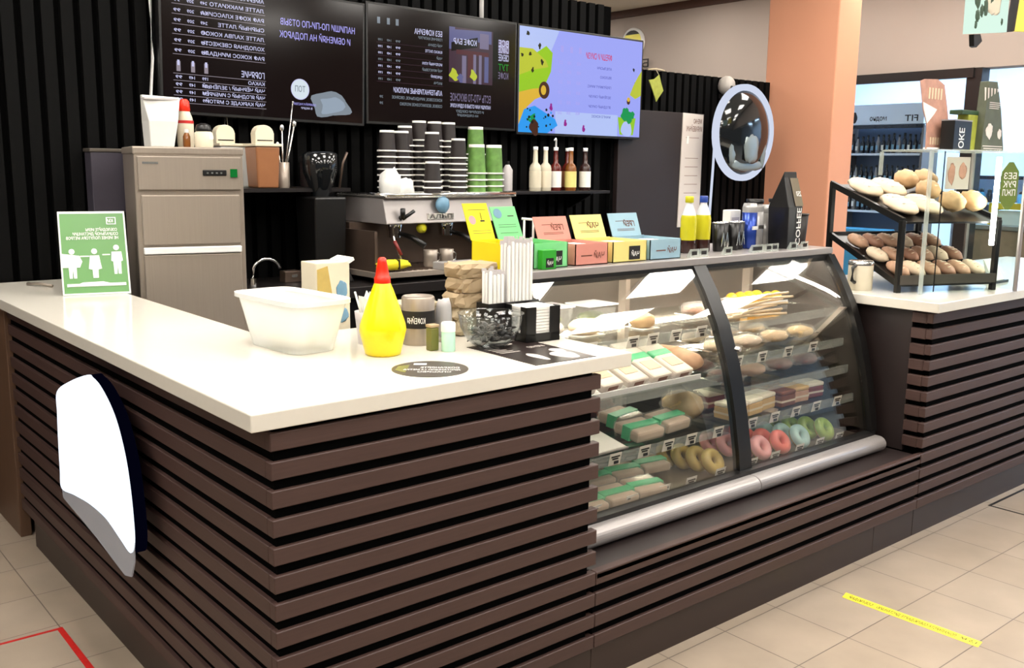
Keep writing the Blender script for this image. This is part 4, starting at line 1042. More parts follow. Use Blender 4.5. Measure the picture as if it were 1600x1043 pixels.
# ------------------------------------------------------------------ tea boxes and drinks on top of the display case
Z = 1.1725
def tea_box(label, x0, x1, yf, yb, h, card, lid_h, lid_w, lean, badge=None, side=None):
    t = thing('tea_box', label, 'box', ((x0+x1)/2, (yf+yb)/2, Z), group='open tea boxes on the display case')
    m = MB().box(x0, x1, yf, yf+.003, Z, Z+h).box(x0, x1, yb-.003, yb, Z, Z+h*1.02).box(x0, x0+.003, yf, yb, Z, Z+h).box(x1-.003, x1, yf, yb, Z, Z+h).box(x0, x1, yf, yb, Z, Z+.003)
    m.build('tray', card, t)
    m = MB()
    n = 7
    for k in range(n): m.box(x0+.008, x1-.008, yf+.012+(yb-yf-.03)*k/n, yf+.012+(yb-yf-.03)*k/n+.014, Z+.004, Z+h*.86)
    m.build('sachets', 'white_paper' if badge != 'g' else 'green_deep', t)
    a = (x0, yb, Z+h); 
    m = MB(); th = .003
    pts = [(x0, yb, Z+h), (x0+lid_w, yb, Z+h), (x0+lid_w+lean[0], yb+lean[1], Z+h+lid_h), (x0+lean[0], yb+lean[1], Z+h+lid_h)]
    m.add(pts+[(p_[0], p_[1]+th, p_[2]) for p_ in pts], [(0, 1, 2, 3), (7, 6, 5, 4), (0, 4, 5, 1), (1, 5, 6, 2), (2, 6, 7, 3), (3, 7, 4, 0)])
    l_ = m.build('lid', card, t)
    U = Vector((lean[0], lean[1], lid_h)); L = U.length; U = U.normalized()
    def lp_(s, q, d=.0012): return (x0+s*lid_w+lean[0]*q, yb+lean[1]*q-d, Z+h+lid_h*q)
    g = MB()
    if badge == 'y':
        g.quad(*[lp_(.24+.14*math.cos(a_), .55+.12*math.sin(a_)) for a_ in [2*PI*k/20 for k in range(20)]], m=1)
        g.quad(lp_(.62, .55), lp_(.64, .55), lp_(.64, .75), lp_(.62, .75), m=0); g.quad(lp_(.56, .5), lp_(.74, .5), lp_(.74, .54), lp_(.56, .54), m=0)
        for q in (.25, .18, .82): g.quad(lp_(.15, q), lp_(.9, q), lp_(.9, q+.01), lp_(.15, q+.01), m=2)
    elif badge == 'g':
        g.quad(*[lp_(.24+.16*math.cos(a_), .80+.15*math.sin(a_)) for a_ in [2*PI*k/20 for k in range(20)]], m=3)
        for q in (.45, .38, .2): g.quad(lp_(.15, q), lp_(.85, q), lp_(.85, q+.012), lp_(.15, q+.012), m=2)
        g.quad(lp_(.6, .7), lp_(.85, .7), lp_(.85, .73), lp_(.6, .73), m=2)
    else:
        g.text('ГРЕЙ' if badge == 'p' else 'ЧАЙ', lp_(.85, .42), (-1, 0, 0), tuple(U), .02, 2, .06)
        for q in (.3, .24, .65): g.quad(lp_(.2, q), lp_(.8, q), lp_(.8, q+.02), lp_(.2, q+.02), m=2)
    g.build('lid_print', ['text_black', 'icing_pink', 'text_brown' if badge in 'pc' else 'sticker_dark', 'ball_blue'], l_)
    g = MB()
    xm = (x0+x1)/2
    if badge in 'cg': g.box(xm-.005, xm+.05, yf-.0015, yf-.0002, Z+.008, Z+.055); g.text('ЧАЙ', (xm+.045, yf-.003, Z+.02), (-1, 0, 0), (0, 0, 1), .016, 1, .04)
    else:
        g.text('ЧАЙ', (xm+.06, yf-.001, Z+.022), (-1, 0, 0), (0, 0, 1), .02, 0, .05); g.box(xm-.05, xm+.0, yf-.001, yf-.0002, Z+.03, Z+.034)
    g.build('front_print', ['text_black' if badge in 'cg' else 'text_brown', 'text_white'], t)
    return t
tea_box('bright yellow open tea box at the left end of the case top', 1.035, 1.142, .475, .65, .085, 'yellow_card', .118, .100, (-.016, .03), 'y')
tea_box('mint green open tea box beside the bright yellow one', 1.15, 1.30, .475, .65, .082, 'green_card', .108, .108, (-.018, .03), 'g')
tea_box('salmon pink open tea box on the case top', 1.335, 1.487, .475, .66, .072, 'pink_card', .080, .155, (-.012, .02), 'p')
tea_box('pale yellow open tea box right of the pink one', 1.512, 1.682, .475, .66, .072, 'cream_card', .082, .155, (-.014, .02), 'c')
tea_box('pale blue open tea box at the right of the row', 1.70, 1.866, .475, .66, .072, 'blue_card', .084, .155, (-.012, .02), 'p')
gd = thing('green_carton', 'deep green carton in front of the mint tea box', 'carton', (1.19, .455, Z))
MB().box(1.165, 1.225, .448, .472, Z, Z+.062).build('carton_body', 'green_deep', gd, bevel=.002)
g = MB().box(1.18, 1.212, .4465, .4478, Z+.006, Z+.036); g.build('label_panel', 'text_black', gd)
MB().text('ЧАЙ', (1.21, .446, Z+.014), (-1, 0, 0), (0, 0, 1), .012, 0, .026).build('lettering', 'text_white', gd)
wr_ = thing('wire_rack', 'small white wire rack behind the mint and pink tea boxes', 'rack', (1.37, .74, Z))
m = MB().tube([(1.31, .72, Z+.145), (1.50, .72, Z+.128)], .005, 6)
for k in range(5): m.tube([(1.32+.042*k, .72, Z), (1.32+.042*k, .72, Z+.142-.004*k)], .004, 6)
m.tube([(1.31, .72, Z+.005), (1.50, .72, Z+.005)], .005, 6); m.build('wire', 'white_plastic', wr_)

def drink(label, x, y, cap):
    t = thing('juice_bottle', label, 'bottle', (x, y, Z))
    MB().lathe([(.028, 0), (.031, .006), (.031, .045), (.030, .05)], n=18).build('base_label', 'cola', t, world=False)
    MB().lathe([(.0305, .05), (.031, .06), (.0315, .13), (.028, .145)], n=18, caps=False).build('juice', 'liquid_yellow', t, world=False)
    MB().lathe([(.028, .145), (.022, .165), (.014, .185), (.013, .195)], n=18, caps=False).build('neck', 'clear_plastic', t, world=False)
    MB().lathe([(.0155, .193), (.0165, .196), (.0165, .215), (.014, .218), (0, .218)], n=18).build('cap', cap, t, world=False)
drink('juice bottle with yellow cap on the case top', 2.055, .60, 'liquid_yellow')
drink('juice bottle with blue cap on the case top', 2.135, .595, 'cap_blue')
tu = None
for i, (x, y) in enumerate(((2.215, .58), (2.265, .60), (2.32, .585), (2.37, .60))):
    lab = 'black glass tumbler, %s from the juice bottles' % ORD[i]
    if tu is None:
        tu = thing('tumbler', lab, 'glass', (x, y, Z), group='black tumblers on the case top')
        MB().lathe([(.018, 0), (.020, .003), (.026, .112), (.0245, .112), (.0185, .006), (0, .006)], n=18, caps=False).build('glass_body', 'black_plastic', tu, world=False)
        MB().torus(.0255, .0018, (0, 0, .112), 18, 6).build('silver_rim', 'chrome', tu, world=False)
        MB().prism([(-.012, .02), (-.008, .02), (0, .06), (.008, .02), (.012, .02), (.002, .075), (-.002, .075)], -.0262, -.0235, 'y').build('v_mark', 'steel_bright', tu, world=False)
    else: dup(tu, (x, y, Z), label=lab)
def can(label, x, y, r_, h_, body, lidm=None):
    t = thing('drink_can', label, 'can', (x, y, Z))
    MB().lathe([(r_*.8, 0), (r_, .008), (r_, h_*.80), (r_*.98, h_*.80)], n=22).build('can_body', body, t, world=False)
    MB().lathe([(r_, h_*.80), (r_, h_*.9), (r_*.82, h_), (r_*.82, h_-.004), (0, h_-.004)], n=22, caps=False).build('can_top', 'can_silver', t, world=False)
    if lidm: MB().lathe([(r_*.98, h_), (r_*.98, h_+.014), (0, h_+.014)], n=22).build('lid', lidm, t, world=False)
    MB().box(-r_*.5, r_*.5, -r_*1.01, -r_*.86, h_*.42, h_*.5).build('mark', 'white_plastic' if body == 'can_blue' else 'steel_bright', t, world=False)
can('slim blue drink can on the case top', 2.44, .60, .031, .185, 'can_blue')
can('silver can with black lid, next to the blue can', 2.52, .635, .037, .185, 'can_silver', 'black_plastic')
can('silver can with black lid, next to the coffee bag', 2.682, .64, .037, .185, 'can_silver', 'black_plastic')
can('silver can between two black lidded silver cans', 2.601, .637, .036, .175, 'can_silver')
wb = thing('small_carton', 'small white carton behind the tumblers', 'carton', (2.39, .68, Z))
MB().box(2.39, 2.46, .66, .70, Z, Z+.155).build('carton_body', 'white_paper', wb, bevel=.003)
MB().box(2.40, 2.45, .659, .6599, Z+.10, Z+.125).build('print', 'grey_paper', wb)
BX = -.115
cbg = thing('coffee_bag', 'black coffee bag with white vertical lettering', 'bag', (2.70+BX, .55, Z))
m = MB()
m.add([(2.665, .50, Z), (2.745, .50, Z), (2.755, .59, Z), (2.66, .59, Z), (2.655, .495, Z+.17), (2.755, .495, Z+.17), (2.76, .595, Z+.17), (2.655, .595, Z+.17), (2.672, .535, Z+.29), (2.76, .535, Z+.29), (2.76, .55, Z+.29), (2.672, .55, Z+.29), (2.674, .54, Z+.315), (2.762, .54, Z+.315)],
      [(3, 2, 1, 0), (0, 1, 5, 4), (1, 2, 6, 5), (2, 3, 7, 6), (3, 0, 4, 7), (4, 5, 9, 8), (5, 6, 10, 9), (6, 7, 11, 10), (7, 4, 8, 11), (8, 9, 13, 12), (9, 10, 13), (10, 11, 12, 13), (11, 8, 12)])
m.v = [(p_[0]+BX, p_[1]-.012, p_[2]) for p_ in m.v]
m.build('bag_body', 'black_plastic', cbg, bevel=.003)
MB().add([(2.70+BX, .4815, Z+.175), (2.756+BX, .4815, Z+.175), (2.761+BX, .520, Z+.288), (2.705+BX, .520, Z+.288)], [(0, 1, 2, 3)]).build('olive_panel', 'bag_side', cbg)
g = MB().text('COFFEE', (2.712+BX, .4805, Z+.012), (0, 0, 1), (1, 0, 0), .032, 0, .155); g.text('250', (2.752+BX, .491, Z+.215), (-1, 0, 0), (0, .32, .95), .022, 0, .034)
g.build('lettering', 'text_white', cbg)
bc2 = thing('black_cup', 'black paper cup right of the coffee bag', 'cup', (2.83, .62, Z))
MB().lathe([(.028, 0), (.036, .13), (.034, .13), (.027, .005), (0, .005)], n=20, caps=False).build('cup_body', 'cup_black', bc2, world=False)
MB().torus(.036, .003, (0, 0, .13), 20, 6).build('rolled_rim', 'black_plastic', bc2, world=False)
ab = thing('acrylic_stand', 'clear greenish acrylic stand at the right end of the case top', 'stand', (2.77, .70, Z))
MB().box(2.72, 2.795, .66, .664, Z, Z+.09).box(2.72, 2.795, .60, .664, Z, Z+.004).build('acrylic', 'milky_acrylic', ab)
MB().box(2.73, 2.785, .6575, .6595, Z+.02, Z+.07).build('insert', 'badge_green', ab)
tgc = None
for i, x in enumerate((1.93, 1.985, 2.13, 2.30, 2.33, 2.39, 2.43, 2.56, 2.64)):
    lab = 'small clear price holder on the front edge of the case top'
    if tgc is None:
        tgc = thing('price_holder', lab, 'price tag', (x, .462, Z), group='clear price holders along the case top')
        MB().prism([(-.004, 0), (.018, 0), (.018, .002), (.002, .030), (-.0005, .030), (.0, .002)], -.024, .024, 'x').build('acrylic', 'milky_acrylic', tgc, world=False)
        MB().box(-.016, .012, -.0022, -.001, .008, .022).build('print', 'text_black', tgc, world=False)
    else: dup(tgc, (x, .462, Z))
# ------------------------------------------------------------------ food in the display case
ZD = .409
# bottom deck: wrapped sandwiches with mint bands
sk = None
def wrap(x, y, z, rz, label, group, tilt=.12, sc=None):
    global sk
    if sk is None:
        sk = thing('sandwich_pack', label, 'sandwich', (x, y, z), rot=(tilt, 0, rz), group=group)
        MB().box(-.062, .062, -.055, .055, 0, .030).build('sandwich', 'sandwich', sk, world=False, bevel=.008)
        MB().box(-.066, .066, -.059, .059, -.001, .034).build('film', 'clear_pack', sk, world=False, bevel=.01)
        MB().box(-.067, .067, -.022, .012, -.0015, .0348).build('paper_band', 'mint_band', sk, world=False)
        sk.scale = sc or (1, 1, 1); return sk
    return dup(sk, (x, y, z), (tilt, 0, rz), label, group, sc or (1, 1, 1))
rows = ['front', 'middle', 'rear']
for j, y in enumerate((.275, .40, .525)):
    for i, x in enumerate((1.205, 1.345, 1.485, 1.625)):
        if j == 0 and i == 3: continue
        wrap(x+.02*j, y, ZD+.009+.018*j, -.12+.05*math.sin(i*2), 'mint banded wrapped sandwich, %s from the left in the %s row of the case deck' % (ORD[i], rows[j]), 'mint banded sandwiches on the deck', tilt=.1)
# lowest left shelf
pl = thing('food_tray', 'white paper lined tray on the lowest left shelf', 'tray', (1.26, .42, .576))
MB().box(1.13, 1.42, .285, .56, .576, .582).build('tray_base', 'grey_metal', pl, bevel=.002)
MB().add([(1.14, .29, .585), (1.41, .29, .585), (1.41, .55, .635), (1.14, .55, .635), (1.14, .29, .582), (1.41, .29, .582), (1.41, .55, .582), (1.14, .55, .582)], [(0, 1, 2, 3), (4, 7, 6, 5), (0, 4, 5, 1), (1, 5, 6, 2), (2, 6, 7, 3), (3, 7, 4, 0)]).build('paper', 'white_paper', pl)
for i, (x, y) in enumerate(((1.535, .35), (1.70, .37), (1.60, .50))):
    wrap(x, y, .588, .1*i, 'mint banded sandwich on the lowest left shelf, %s from the paper tray' % ORD[i], 'mint banded sandwiches on the lowest shelf', tilt=.15, sc=(1.1, 1.05, 1.3))
bn_ = thing('bagged_bun', 'pale bun in a clear bag beside the divider on the lowest left shelf', 'bun', (1.85, .42, .576))
MB().blob((1.85, .42, .634), (.068, .085, .052), amp=.12, seed=3., flat=-1.).build('bun', 'cake_tan', bn_)
MB().blob((1.85, .42, .637), (.074, .092, .056), amp=.22, freq=9, seed=5., flat=-1.).build('bag', 'clear_pack', bn_)
tm = thing('tomato_wrap', 'dark tomato wrap behind the mint banded packs', 'sandwich', (1.56, .64, .576))
MB().blob((1.58, .64, .615), (.13, .045, .034), amp=.25, seed=7., flat=-1).build('wrap', 'cake_red', tm)
# second left shelf: paper boats with wraps
pw0 = None
for i, x in enumerate((1.25, 1.375, 1.50, 1.62, 1.735)):
    lab = 'paper sleeved wrap with green band, %s from the left on the second left shelf' % ORD[i]
    if pw0 is None:
        pw0 = thing('paper_wrap', lab, 'sandwich', (x, .35, .774), rot=(.42, 0, .10), group='paper sleeved wraps on the second left shelf')
        MB().box(-.055, .055, -.02, .20, 0, .030).build('sleeve', 'pale_pink', pw0, world=False, bevel=.008)
        MB().box(-.056, .056, .085, .125, .0, .031).build('paper_band', 'mint_band', pw0, world=False, bevel=.006)
        MB().box(-.035, .035, .02, .07, .0305, .0318).build('window', 'sandwich', pw0, world=False)
        MB().box(-.025, .025, -.0212, -.02, .008, .022).build('print', 'text_brown', pw0, world=False)
    else: dup(pw0, (x, .35, .774), (.42, 0, .10), label=lab)
tr_ = thing('wrap_tray', 'clear tray under the paper sleeved wraps', 'tray', (1.5, .4, .756))
MB().box(1.17, 1.81, .31, .60, .756, .761).box(1.17, 1.81, .31, .314, .761, .775).build('tray_base', 'clear_plastic', tr_, bevel=.001)
lo = thing('caramel_loaf', 'orange brown loaf by the divider on the second left shelf', 'loaf', (1.86, .46, .756))
MB().blob((1.852, .47, .801), (.05, .13, .045), amp=.15, seed=4., flat=-.9).build('loaf_body', 'pastry', lo)
# top left shelf
for lab, x, y, rx, m_ in (('pink boxed pastry at the left of the top shelf', 1.27, .55, .08, 'pale_pink'), ('golden bun on the top left shelf', 1.70, .50, .05, 'bread'), ('plump pale bun at the left end of the top shelf', 1.43, .52, .062, 'bread_pale')):
    t = thing('bun', lab, 'bun', (x, y, .926))
    MB().blob((x, y, .953), (rx, .05, .03), amp=.15, seed=x*5, flat=-.9).build('crust', m_, t)
    MB().box(x-rx*.9, x+rx*.9, y-.045, y+.045, .926, .929).build('paper', 'white_paper', t)
cb0 = None
for i, (x, y) in enumerate(((1.25, .70), (1.42, .70), (1.60, .66))):
    lab = 'clear salad box, %s from the left at the back of the top left shelf' % ORD[i]
    if cb0 is None:
        cb0 = thing('salad_box', lab, 'box', (x, y, .926), group='clear salad boxes on the top left shelf')
        MB().taper(0, 0, 0, .075, .12, .1, .145, .12).build('box', 'clear_pack', cb0, world=False, bevel=.006)
        MB().blob((0, 0, .026), (.052, .042, .026), amp=.35, freq=10, seed=2., flat=-1).build('salad', 'salad', cb0, world=False)
        MB().box(-.076, .076, -.064, .064, .075, .081).build('lid', 'clear_plastic', cb0, world=False, bevel=.002)
    else: dup(cb0, (x, y, .926), label=lab)
# right door: ring doughnuts standing tilted on the deck
dn = {}
def donut(kind, x, y, z, label, rot):
    g = kind+' iced ring doughnuts on the deck'
    if kind not in dn:
        t = thing('doughnut', label, 'doughnut', (x, y, z), rot=rot, group=g)
        MB().torus(.031, .0185, (0, 0, 0), 22, 10).build('dough', 'dough', t, world=False)
        MB().torus(.031, .0195, (0, 0, .0012), 22, 8, a0=-.25, a1=PI+.25).build('icing', 'icing_'+kind, t, world=False)
        dn[kind] = t; return t
    return dup(dn[kind], (x, y, z), rot, label, g)
def ring_row(kind, pts):
    for i, (x, y) in enumerate(pts): donut(kind, x, y, ZD+.047, '%s iced ring doughnut, %s from the left in its row' % (kind, ORD[i]), (.95, 0, .06*math.sin(i*3.)))
ring_row('pink', [(2.02+.034*k, .42-.053*k) for k in range(4)])
ring_row('coral', [(2.145+.034*k, .42-.053*k) for k in range(4)])
ring_row('blue', [(2.27+.036*k, .42-.053*k) for k in range(4)])
ring_row('green', [(2.36+.038*k, .526-.053*k) for k in range(6)])
ring_row('yellow', [(1.778+.02*k, .425-.054*k) for k in range(4)])
# cakes on the lowest right shelf
ck = {}
def cake(kind, x, y, z, label, top, body, sx=1., rz=0., zs=1.):
    if kind not in ck:
        t = thing('cake_slice', label, 'cake', (x, y, z), rz=rz, group='cake slices behind the right door')
        MB().box(-.048, .048, -.042, .042, 0, .045).build('sponge', body, t, world=False, bevel=.004)
        MB().box(-.049, .049, -.043, .043, .045, .062).build('cream_top', top, t, world=False, bevel=.006)
        MB().box(-.0485, .0485, -.0425, .0425, .018, .026).build('filling', 'cream', t, world=False)
        ck[kind] = t
    else: t = dup(ck[kind], (x, y, z), (0, 0, rz), label)
    t.scale = (sx, 1, zs); return t
for i, (x, y, k) in enumerate(((2.02, .33, 'a'), (2.13, .34, 'a'), (2.24, .36, 'a'), (2.345, .34, 'b'), (2.45, .35, 'c'), (2.57, .36, 'd'), (2.10, .50, 'd'), (2.30, .52, 'b'), (2.50, .52, 'c'))):
    nm, tp_, bd = {'a': ('white cream', 'cake_white', 'cake_tan'), 'b': ('dark chocolate', 'cake_brown', 'cake_brown'), 'c': ('caramel', 'cake_tan', 'pastry'), 'd': ('red velvet', 'cake_white', 'cake_red')}[k]
    cake(k, x, y, .576, '%s cake slice, %s from the left on the lowest right shelf %s row' % (nm, ORD[i if i < 6 else i-6], 'front' if i < 6 else 'rear'), tp_, bd, 1.0, .1*math.sin(i))
# second and third right shelves: glossy flow packs and brown rolls
fp = {}
def flow(kind, x, y, z, label, rz=0., sx=1.):
    if kind not in fp:
        t = thing('pastry_pack', label, 'pastry', (x, y, z), rz=rz, group='film wrapped pastries behind the right door')
        MB().blob((0, 0, .028), (.068, .05, .024), amp=.2, seed=len(fp)*3., flat=-1).build('pastry', kind, t, world=False)
        MB().blob((0, 0, .033), (.078, .056, .0285), amp=.3, freq=10, seed=4., flat=-1).build('film', 'clear_pack', t, world=False)
        MB().box(-.088, -.072, -.04, .04, .018, .021).box(.072, .088, -.04, .04, .018, .021).build('seal', 'steel_bright', t, world=False)
        fp[kind] = t
    else: t = dup(fp[kind], (x, y, z), (0, 0, rz), label)
    t.scale = (sx, 1, 1); return t
for z, zn, yy, ks_ in ((.692, 'second', .40, ('cake_red', 'pastry', 'cake_brown', 'cake_brown')), (.802, 'third', .43, ('bread_pale', 'sandwich', 'bread', 'cake_tan'))):
    for i, k in enumerate(ks_): flow(k, 2.05+.18*i, yy, z+.002, 'film wrapped pastry, %s from the divider on the %s right shelf' % (ORD[i], zn), -.06+.04*i)
    for i, k in enumerate(ks_[:3]): flow(k, 2.12+.185*i, yy+.165, z+.002, 'film wrapped pastry, %s from the divider in the rear of the %s right shelf' % (ORD[i], zn), .04*i)
# top right shelf: orange punnet, packs, bread sticks
of = None
for i in range(9):
    loc = (2.41+.057*(i % 5), .59+.057*(i//5), .9575)
    lab = 'bright orange fruit, %s from the left of the %s row in the top right punnet' % (ORD[i % 5], 'front' if i < 5 else 'rear')
    if of is None:
        of = thing('orange_fruit', lab, 'fruit', loc, group='orange fruit on the top right shelf')
        MB().blob((0, 0, 0), (.027, .027, .026), amp=.05).build('peel', 'orange_fruit', of, world=False)
        MB().blob((0, 0, .026), (.004, .004, .003)).build('stem', 'moss', of, world=False)
    else: dup(of, loc, (.3*i, .2, i), lab)
pu = thing('punnet', 'clear tray of orange fruit on the top right shelf', 'tray', (2.48, .58, .926))
MB().box(2.37, 2.68, .555, .68, .927, .930).box(2.37, 2.68, .555, .558, .930, .945).build('tray_base', 'clear_plastic', pu)
for i, (x, y, k) in enumerate(((2.05, .54, 'pastry_dark'), (2.24, .54, 'pastry'))): flow(k, x, y, .928, 'film wrapped pastry, %s from the divider on the top right shelf' % ORD[i], .1)
bs0 = None
for i in range(7):
    loc = (2.24+.015*i, .396+.003*i, .934+.0115*i); rot = (0, .0, -.19+.065*((i*3) % 7))
    lab = 'thin bread stick, %s of the loose bunch on the top right shelf' % ORD[i]
    if bs0 is None:
        bs0 = thing('bread_stick', lab, 'bread stick', loc, rot=rot, group='bread sticks on the top right shelf')
        MB().tube([(-.16, 0, 0), (-.05, .004, .002), (.06, 0, .003), (.16, .003, 0)], .005, 8).build('stick', 'bread_pale', bs0, world=False)
    else: dup(bs0, loc, rot, lab)

# ------------------------------------------------------------------ pastry cabinet on the right counter (turned a little)
PC = thing('pastry_cabinet', 'glass pastry cabinet with sloping bread shelves on the right counter', 'cabinet', (3.02, .144, H), rot=(0, 0, -.3917))
CW, CD, CH = .498, .31, .592
m = MB().quad((0, 0, .004), (CW, 0, .004), (CW, 0, CH), (0, 0, CH)); m.build('front_glass', 'pane', PC, world=False)
MB().quad((CW, 0, .004), (CW, CD, .004), (CW, CD, CH), (CW, 0, CH)).build('side_glass', 'pane', PC, world=False)
MB().box(-.004, CW+.004, -.004, CD, CH, CH+.008).build('top_glass', 'milky_acrylic', PC, world=False, bevel=.002)
for x, y in ((0, 0), (CW, 0), (0, CD), (CW, CD)):
    MB().box(x-.008, x+.008, y-.006, y+.006, 0 if y == 0 or x > 0 else .49, CH).build('corner_post', 'milky_acrylic' if x == 0 else 'grey_metal', PC, world=False, bevel=.002)
MB().box(.065, .069, -.001, .002, .01, CH).build('black_strip', 'black_plastic', PC, world=False)  # thin black strip down the front glass near its left corner
MB().box(CW-.125, CW-.108, .03, .042, .20, CH-.02).build('led_strip', 'led_white', PC, world=False)
# black rack with the two sloping trays
RK = thing('bread_rack', 'black metal rack with two trays sloping to the front inside the pastry cabinet', 'rack', (3.02, .144, H), rot=(0, 0, -.3917))
XL, XR = -.06, .44
YB, YF = .57, .06
for x in (XL, XR):
    MB().box(x-.011, x+.011, YB-.02, YB+.002, .0, .455).build('post', 'black_plastic', RK, world=False, bevel=.002)
    MB().box(x-.011, x+.011, YF-.002, YF+.02, .0, .305).build('post', 'black_plastic', RK, world=False, bevel=.002)
def tray(z_b, z_f, y_b, y_f, nm):
    s = (z_b-z_f)/(y_b-y_f)
    m = MB(); vs = [(XL, y_f, z_f), (XR, y_f, z_f), (XR, y_b, z_b), (XL, y_b, z_b)]
    m.add(vs+[(a, b_, c-.008) for a, b_, c in vs], [(0, 1, 2, 3), (7, 6, 5, 4), (0, 4, 5, 1), (1, 5, 6, 2), (2, 6, 7, 3), (3, 7, 4, 0)])
    m.build('tray', 'black_plastic', RK, world=False)
    for x in (XL, XR): MB().add([(x-.008, y_f, z_f-.012), (x+.008, y_f, z_f-.012), (x+.008, y_b, z_b-.012), (x-.008, y_b, z_b-.012), (x-.008, y_f, z_f+.016), (x+.008, y_f, z_f+.016), (x+.008, y_b, z_b+.016), (x-.008, y_b, z_b+.016)], [(3, 2, 1, 0), (4, 5, 6, 7), (0, 1, 5, 4), (1, 2, 6, 5), (2, 3, 7, 6), (3, 0, 4, 7)]).build('side_rail', 'black_plastic', RK, world=False)
    return s
s1 = tray(.445, .30, YB, YF, 'upper'); s2 = tray(.215, .035, YB, YF, 'lower')
MB().box(XL, XR, YF-.006, YF, .035, .075).build('front_lip', 'sticker_dark', RK, world=False)
MB().box(XL, XR, YB-.005, YB+.001, .21, .225).build('cross_bar', 'black_plastic', RK, world=False)
rkM = ROOT[RK.name]
def on_rack(x, y, z): return tuple(rkM @ Vector((x, y, z)))
# upper tray: flat breads and crusty loaves
fb = None
for i, x in enumerate((.012, .137)):
    for j in range(2):
        y = .185+.235*j; z = .30+s1*(y-YF)+.033
        lab = 'pale floury flat bread, %s from the left in the %s of the upper sloping tray' % (ORD[i], ('front', 'rear')[j])
        rot = (math.atan(s1), 0, -.3917)
        if fb is None:
            fb = thing('flat_bread', lab, 'bread', on_rack(x, y, z), rot=rot, group='flat breads on the upper tray')
            MB().blob((0, 0, 0), (.060, .108, .030), amp=.16, freq=6, seed=6., flat=-.85).build('crust', 'bread_pale', fb, world=False)
            m = MB()
            for q in (-.055, -.02, .02, .055): m.blob((0, q, .0275-1.6*q*q), (.036, .006, .005), nu=10, nv=6)
            m.build('scores', 'white_paper', fb, world=False)
        else: dup(fb, on_rack(x, y, z), rot, lab)
lf = None
for i, (x, y, dz) in enumerate(((.262, .155, .055), (.375, .16, .055), (.262, .31, .056), (.262, .46, .057), (.375, .47, .057))):
    lab = 'crusty brown loaf, %s of those heaped on the right of the upper tray' % ORD[i]
    p_ = on_rack(x, y, .30+s1*(y-YF)+dz)
    if lf is None:
        lf = thing('crusty_loaf', lab, 'bread', p_, rot=(.3, 0, -.39), group='crusty loaves on the upper tray')
        MB().blob((0, 0, 0), (.05, .064, .042), amp=.2, freq=7, seed=9.).build('crust', 'bread', lf, world=False)
        m = MB()
        for q in (-.03, 0, .03): m.blob((0, q, .039-.35*abs(q)), (.026, .005, .006), nu=10, nv=6)
        m.build('scores', 'bread_pale', lf, world=False)
    else: dup(lf, p_, (.3, 0, -.4+.2*math.sin(i*2.)), lab)
ec = None
n = 0
for j, y in enumerate((.135, .275, .415)):
    for i in range(6):
        x = -.012+.08*i; z = .035+s2*(y-YF)+.033
        lab = 'glazed long pastry, %s from the left in the %s row of the lower tray' % (ORD[i], rows[j])
        rot = (math.atan(s2), 0, -.3917+.12+.05*math.sin(n)); n += 1
        if ec is None:
            ec = thing('long_pastry', lab, 'pastry', on_rack(x, y, z), rot=rot, group='glazed pastries on the lower tray')
            MB().blob((0, 0, 0), (.033, .062, .026), amp=.16, freq=9, seed=5.).build('crust', 'pastry', ec, world=False)
            m = MB()
            for q in (-.032, -.011, .011, .032): m.blob((0, q, .0235-5*q*q), (.018, .0035, .004), nu=8, nv=5)
            m.build('glaze', 'bread_pale', ec, world=False)
        else:
            c = dup(ec, on_rack(x, y, z), rot, lab)
            if (i+j) % 3 == 0: retint(c, 'crust', 'pastry_dark')
            if (i+j) % 4 == 1: retint(c, 'crust', 'bread_pale')
# labels on the cabinet
bd = thing('hexagon_badge', 'olive green hexagonal sticker on the right corner of the pastry cabinet', 'sticker', on_rack(.46, -.004, .40))
cx, cz = .405, .452
bdM = MB(); bdM.X = rkM
bdM.prism([(cx-.045, cz-.06), (cx-.012, cz-.10), (cx+.012, cz-.10), (cx+.045, cz-.06), (cx+.045, cz+.06), (cx+.012, cz+.10), (cx-.012, cz+.10), (cx-.045, cz+.06)], -.0075, -.0062, 'y')
bdM.build('sticker', 'badge_green', bd)
g = MB(); g.X = rkM
for q, s in ((.03, 'БЕЗ'), (-.005, 'РУК'), (-.04, 'ПЖЛ')): g.text(s, (cx+.036, -.0082, cz+q), (-1, 0, 0), (0, 0, 1), .026, 0, .07)
g.build('print', 'text_white', bd)
po = thing('notice_card', 'pinkish printed card behind the glass near the hexagonal sticker', 'card', on_rack(.3, .28, .42))
g = MB(); g.X = rkM
g.box(.36, .49, .318, .321, .43, .575); g.build('card', 'pale_pink', po)
g = MB(); g.X = rkM
g.blob((.39, .317, .50), (.018, .0012, .045), amp=.4, seed=2.).blob((.45, .317, .51), (.02, .0012, .035), amp=.4, seed=5.); g.build('print', 'card_pink', po)

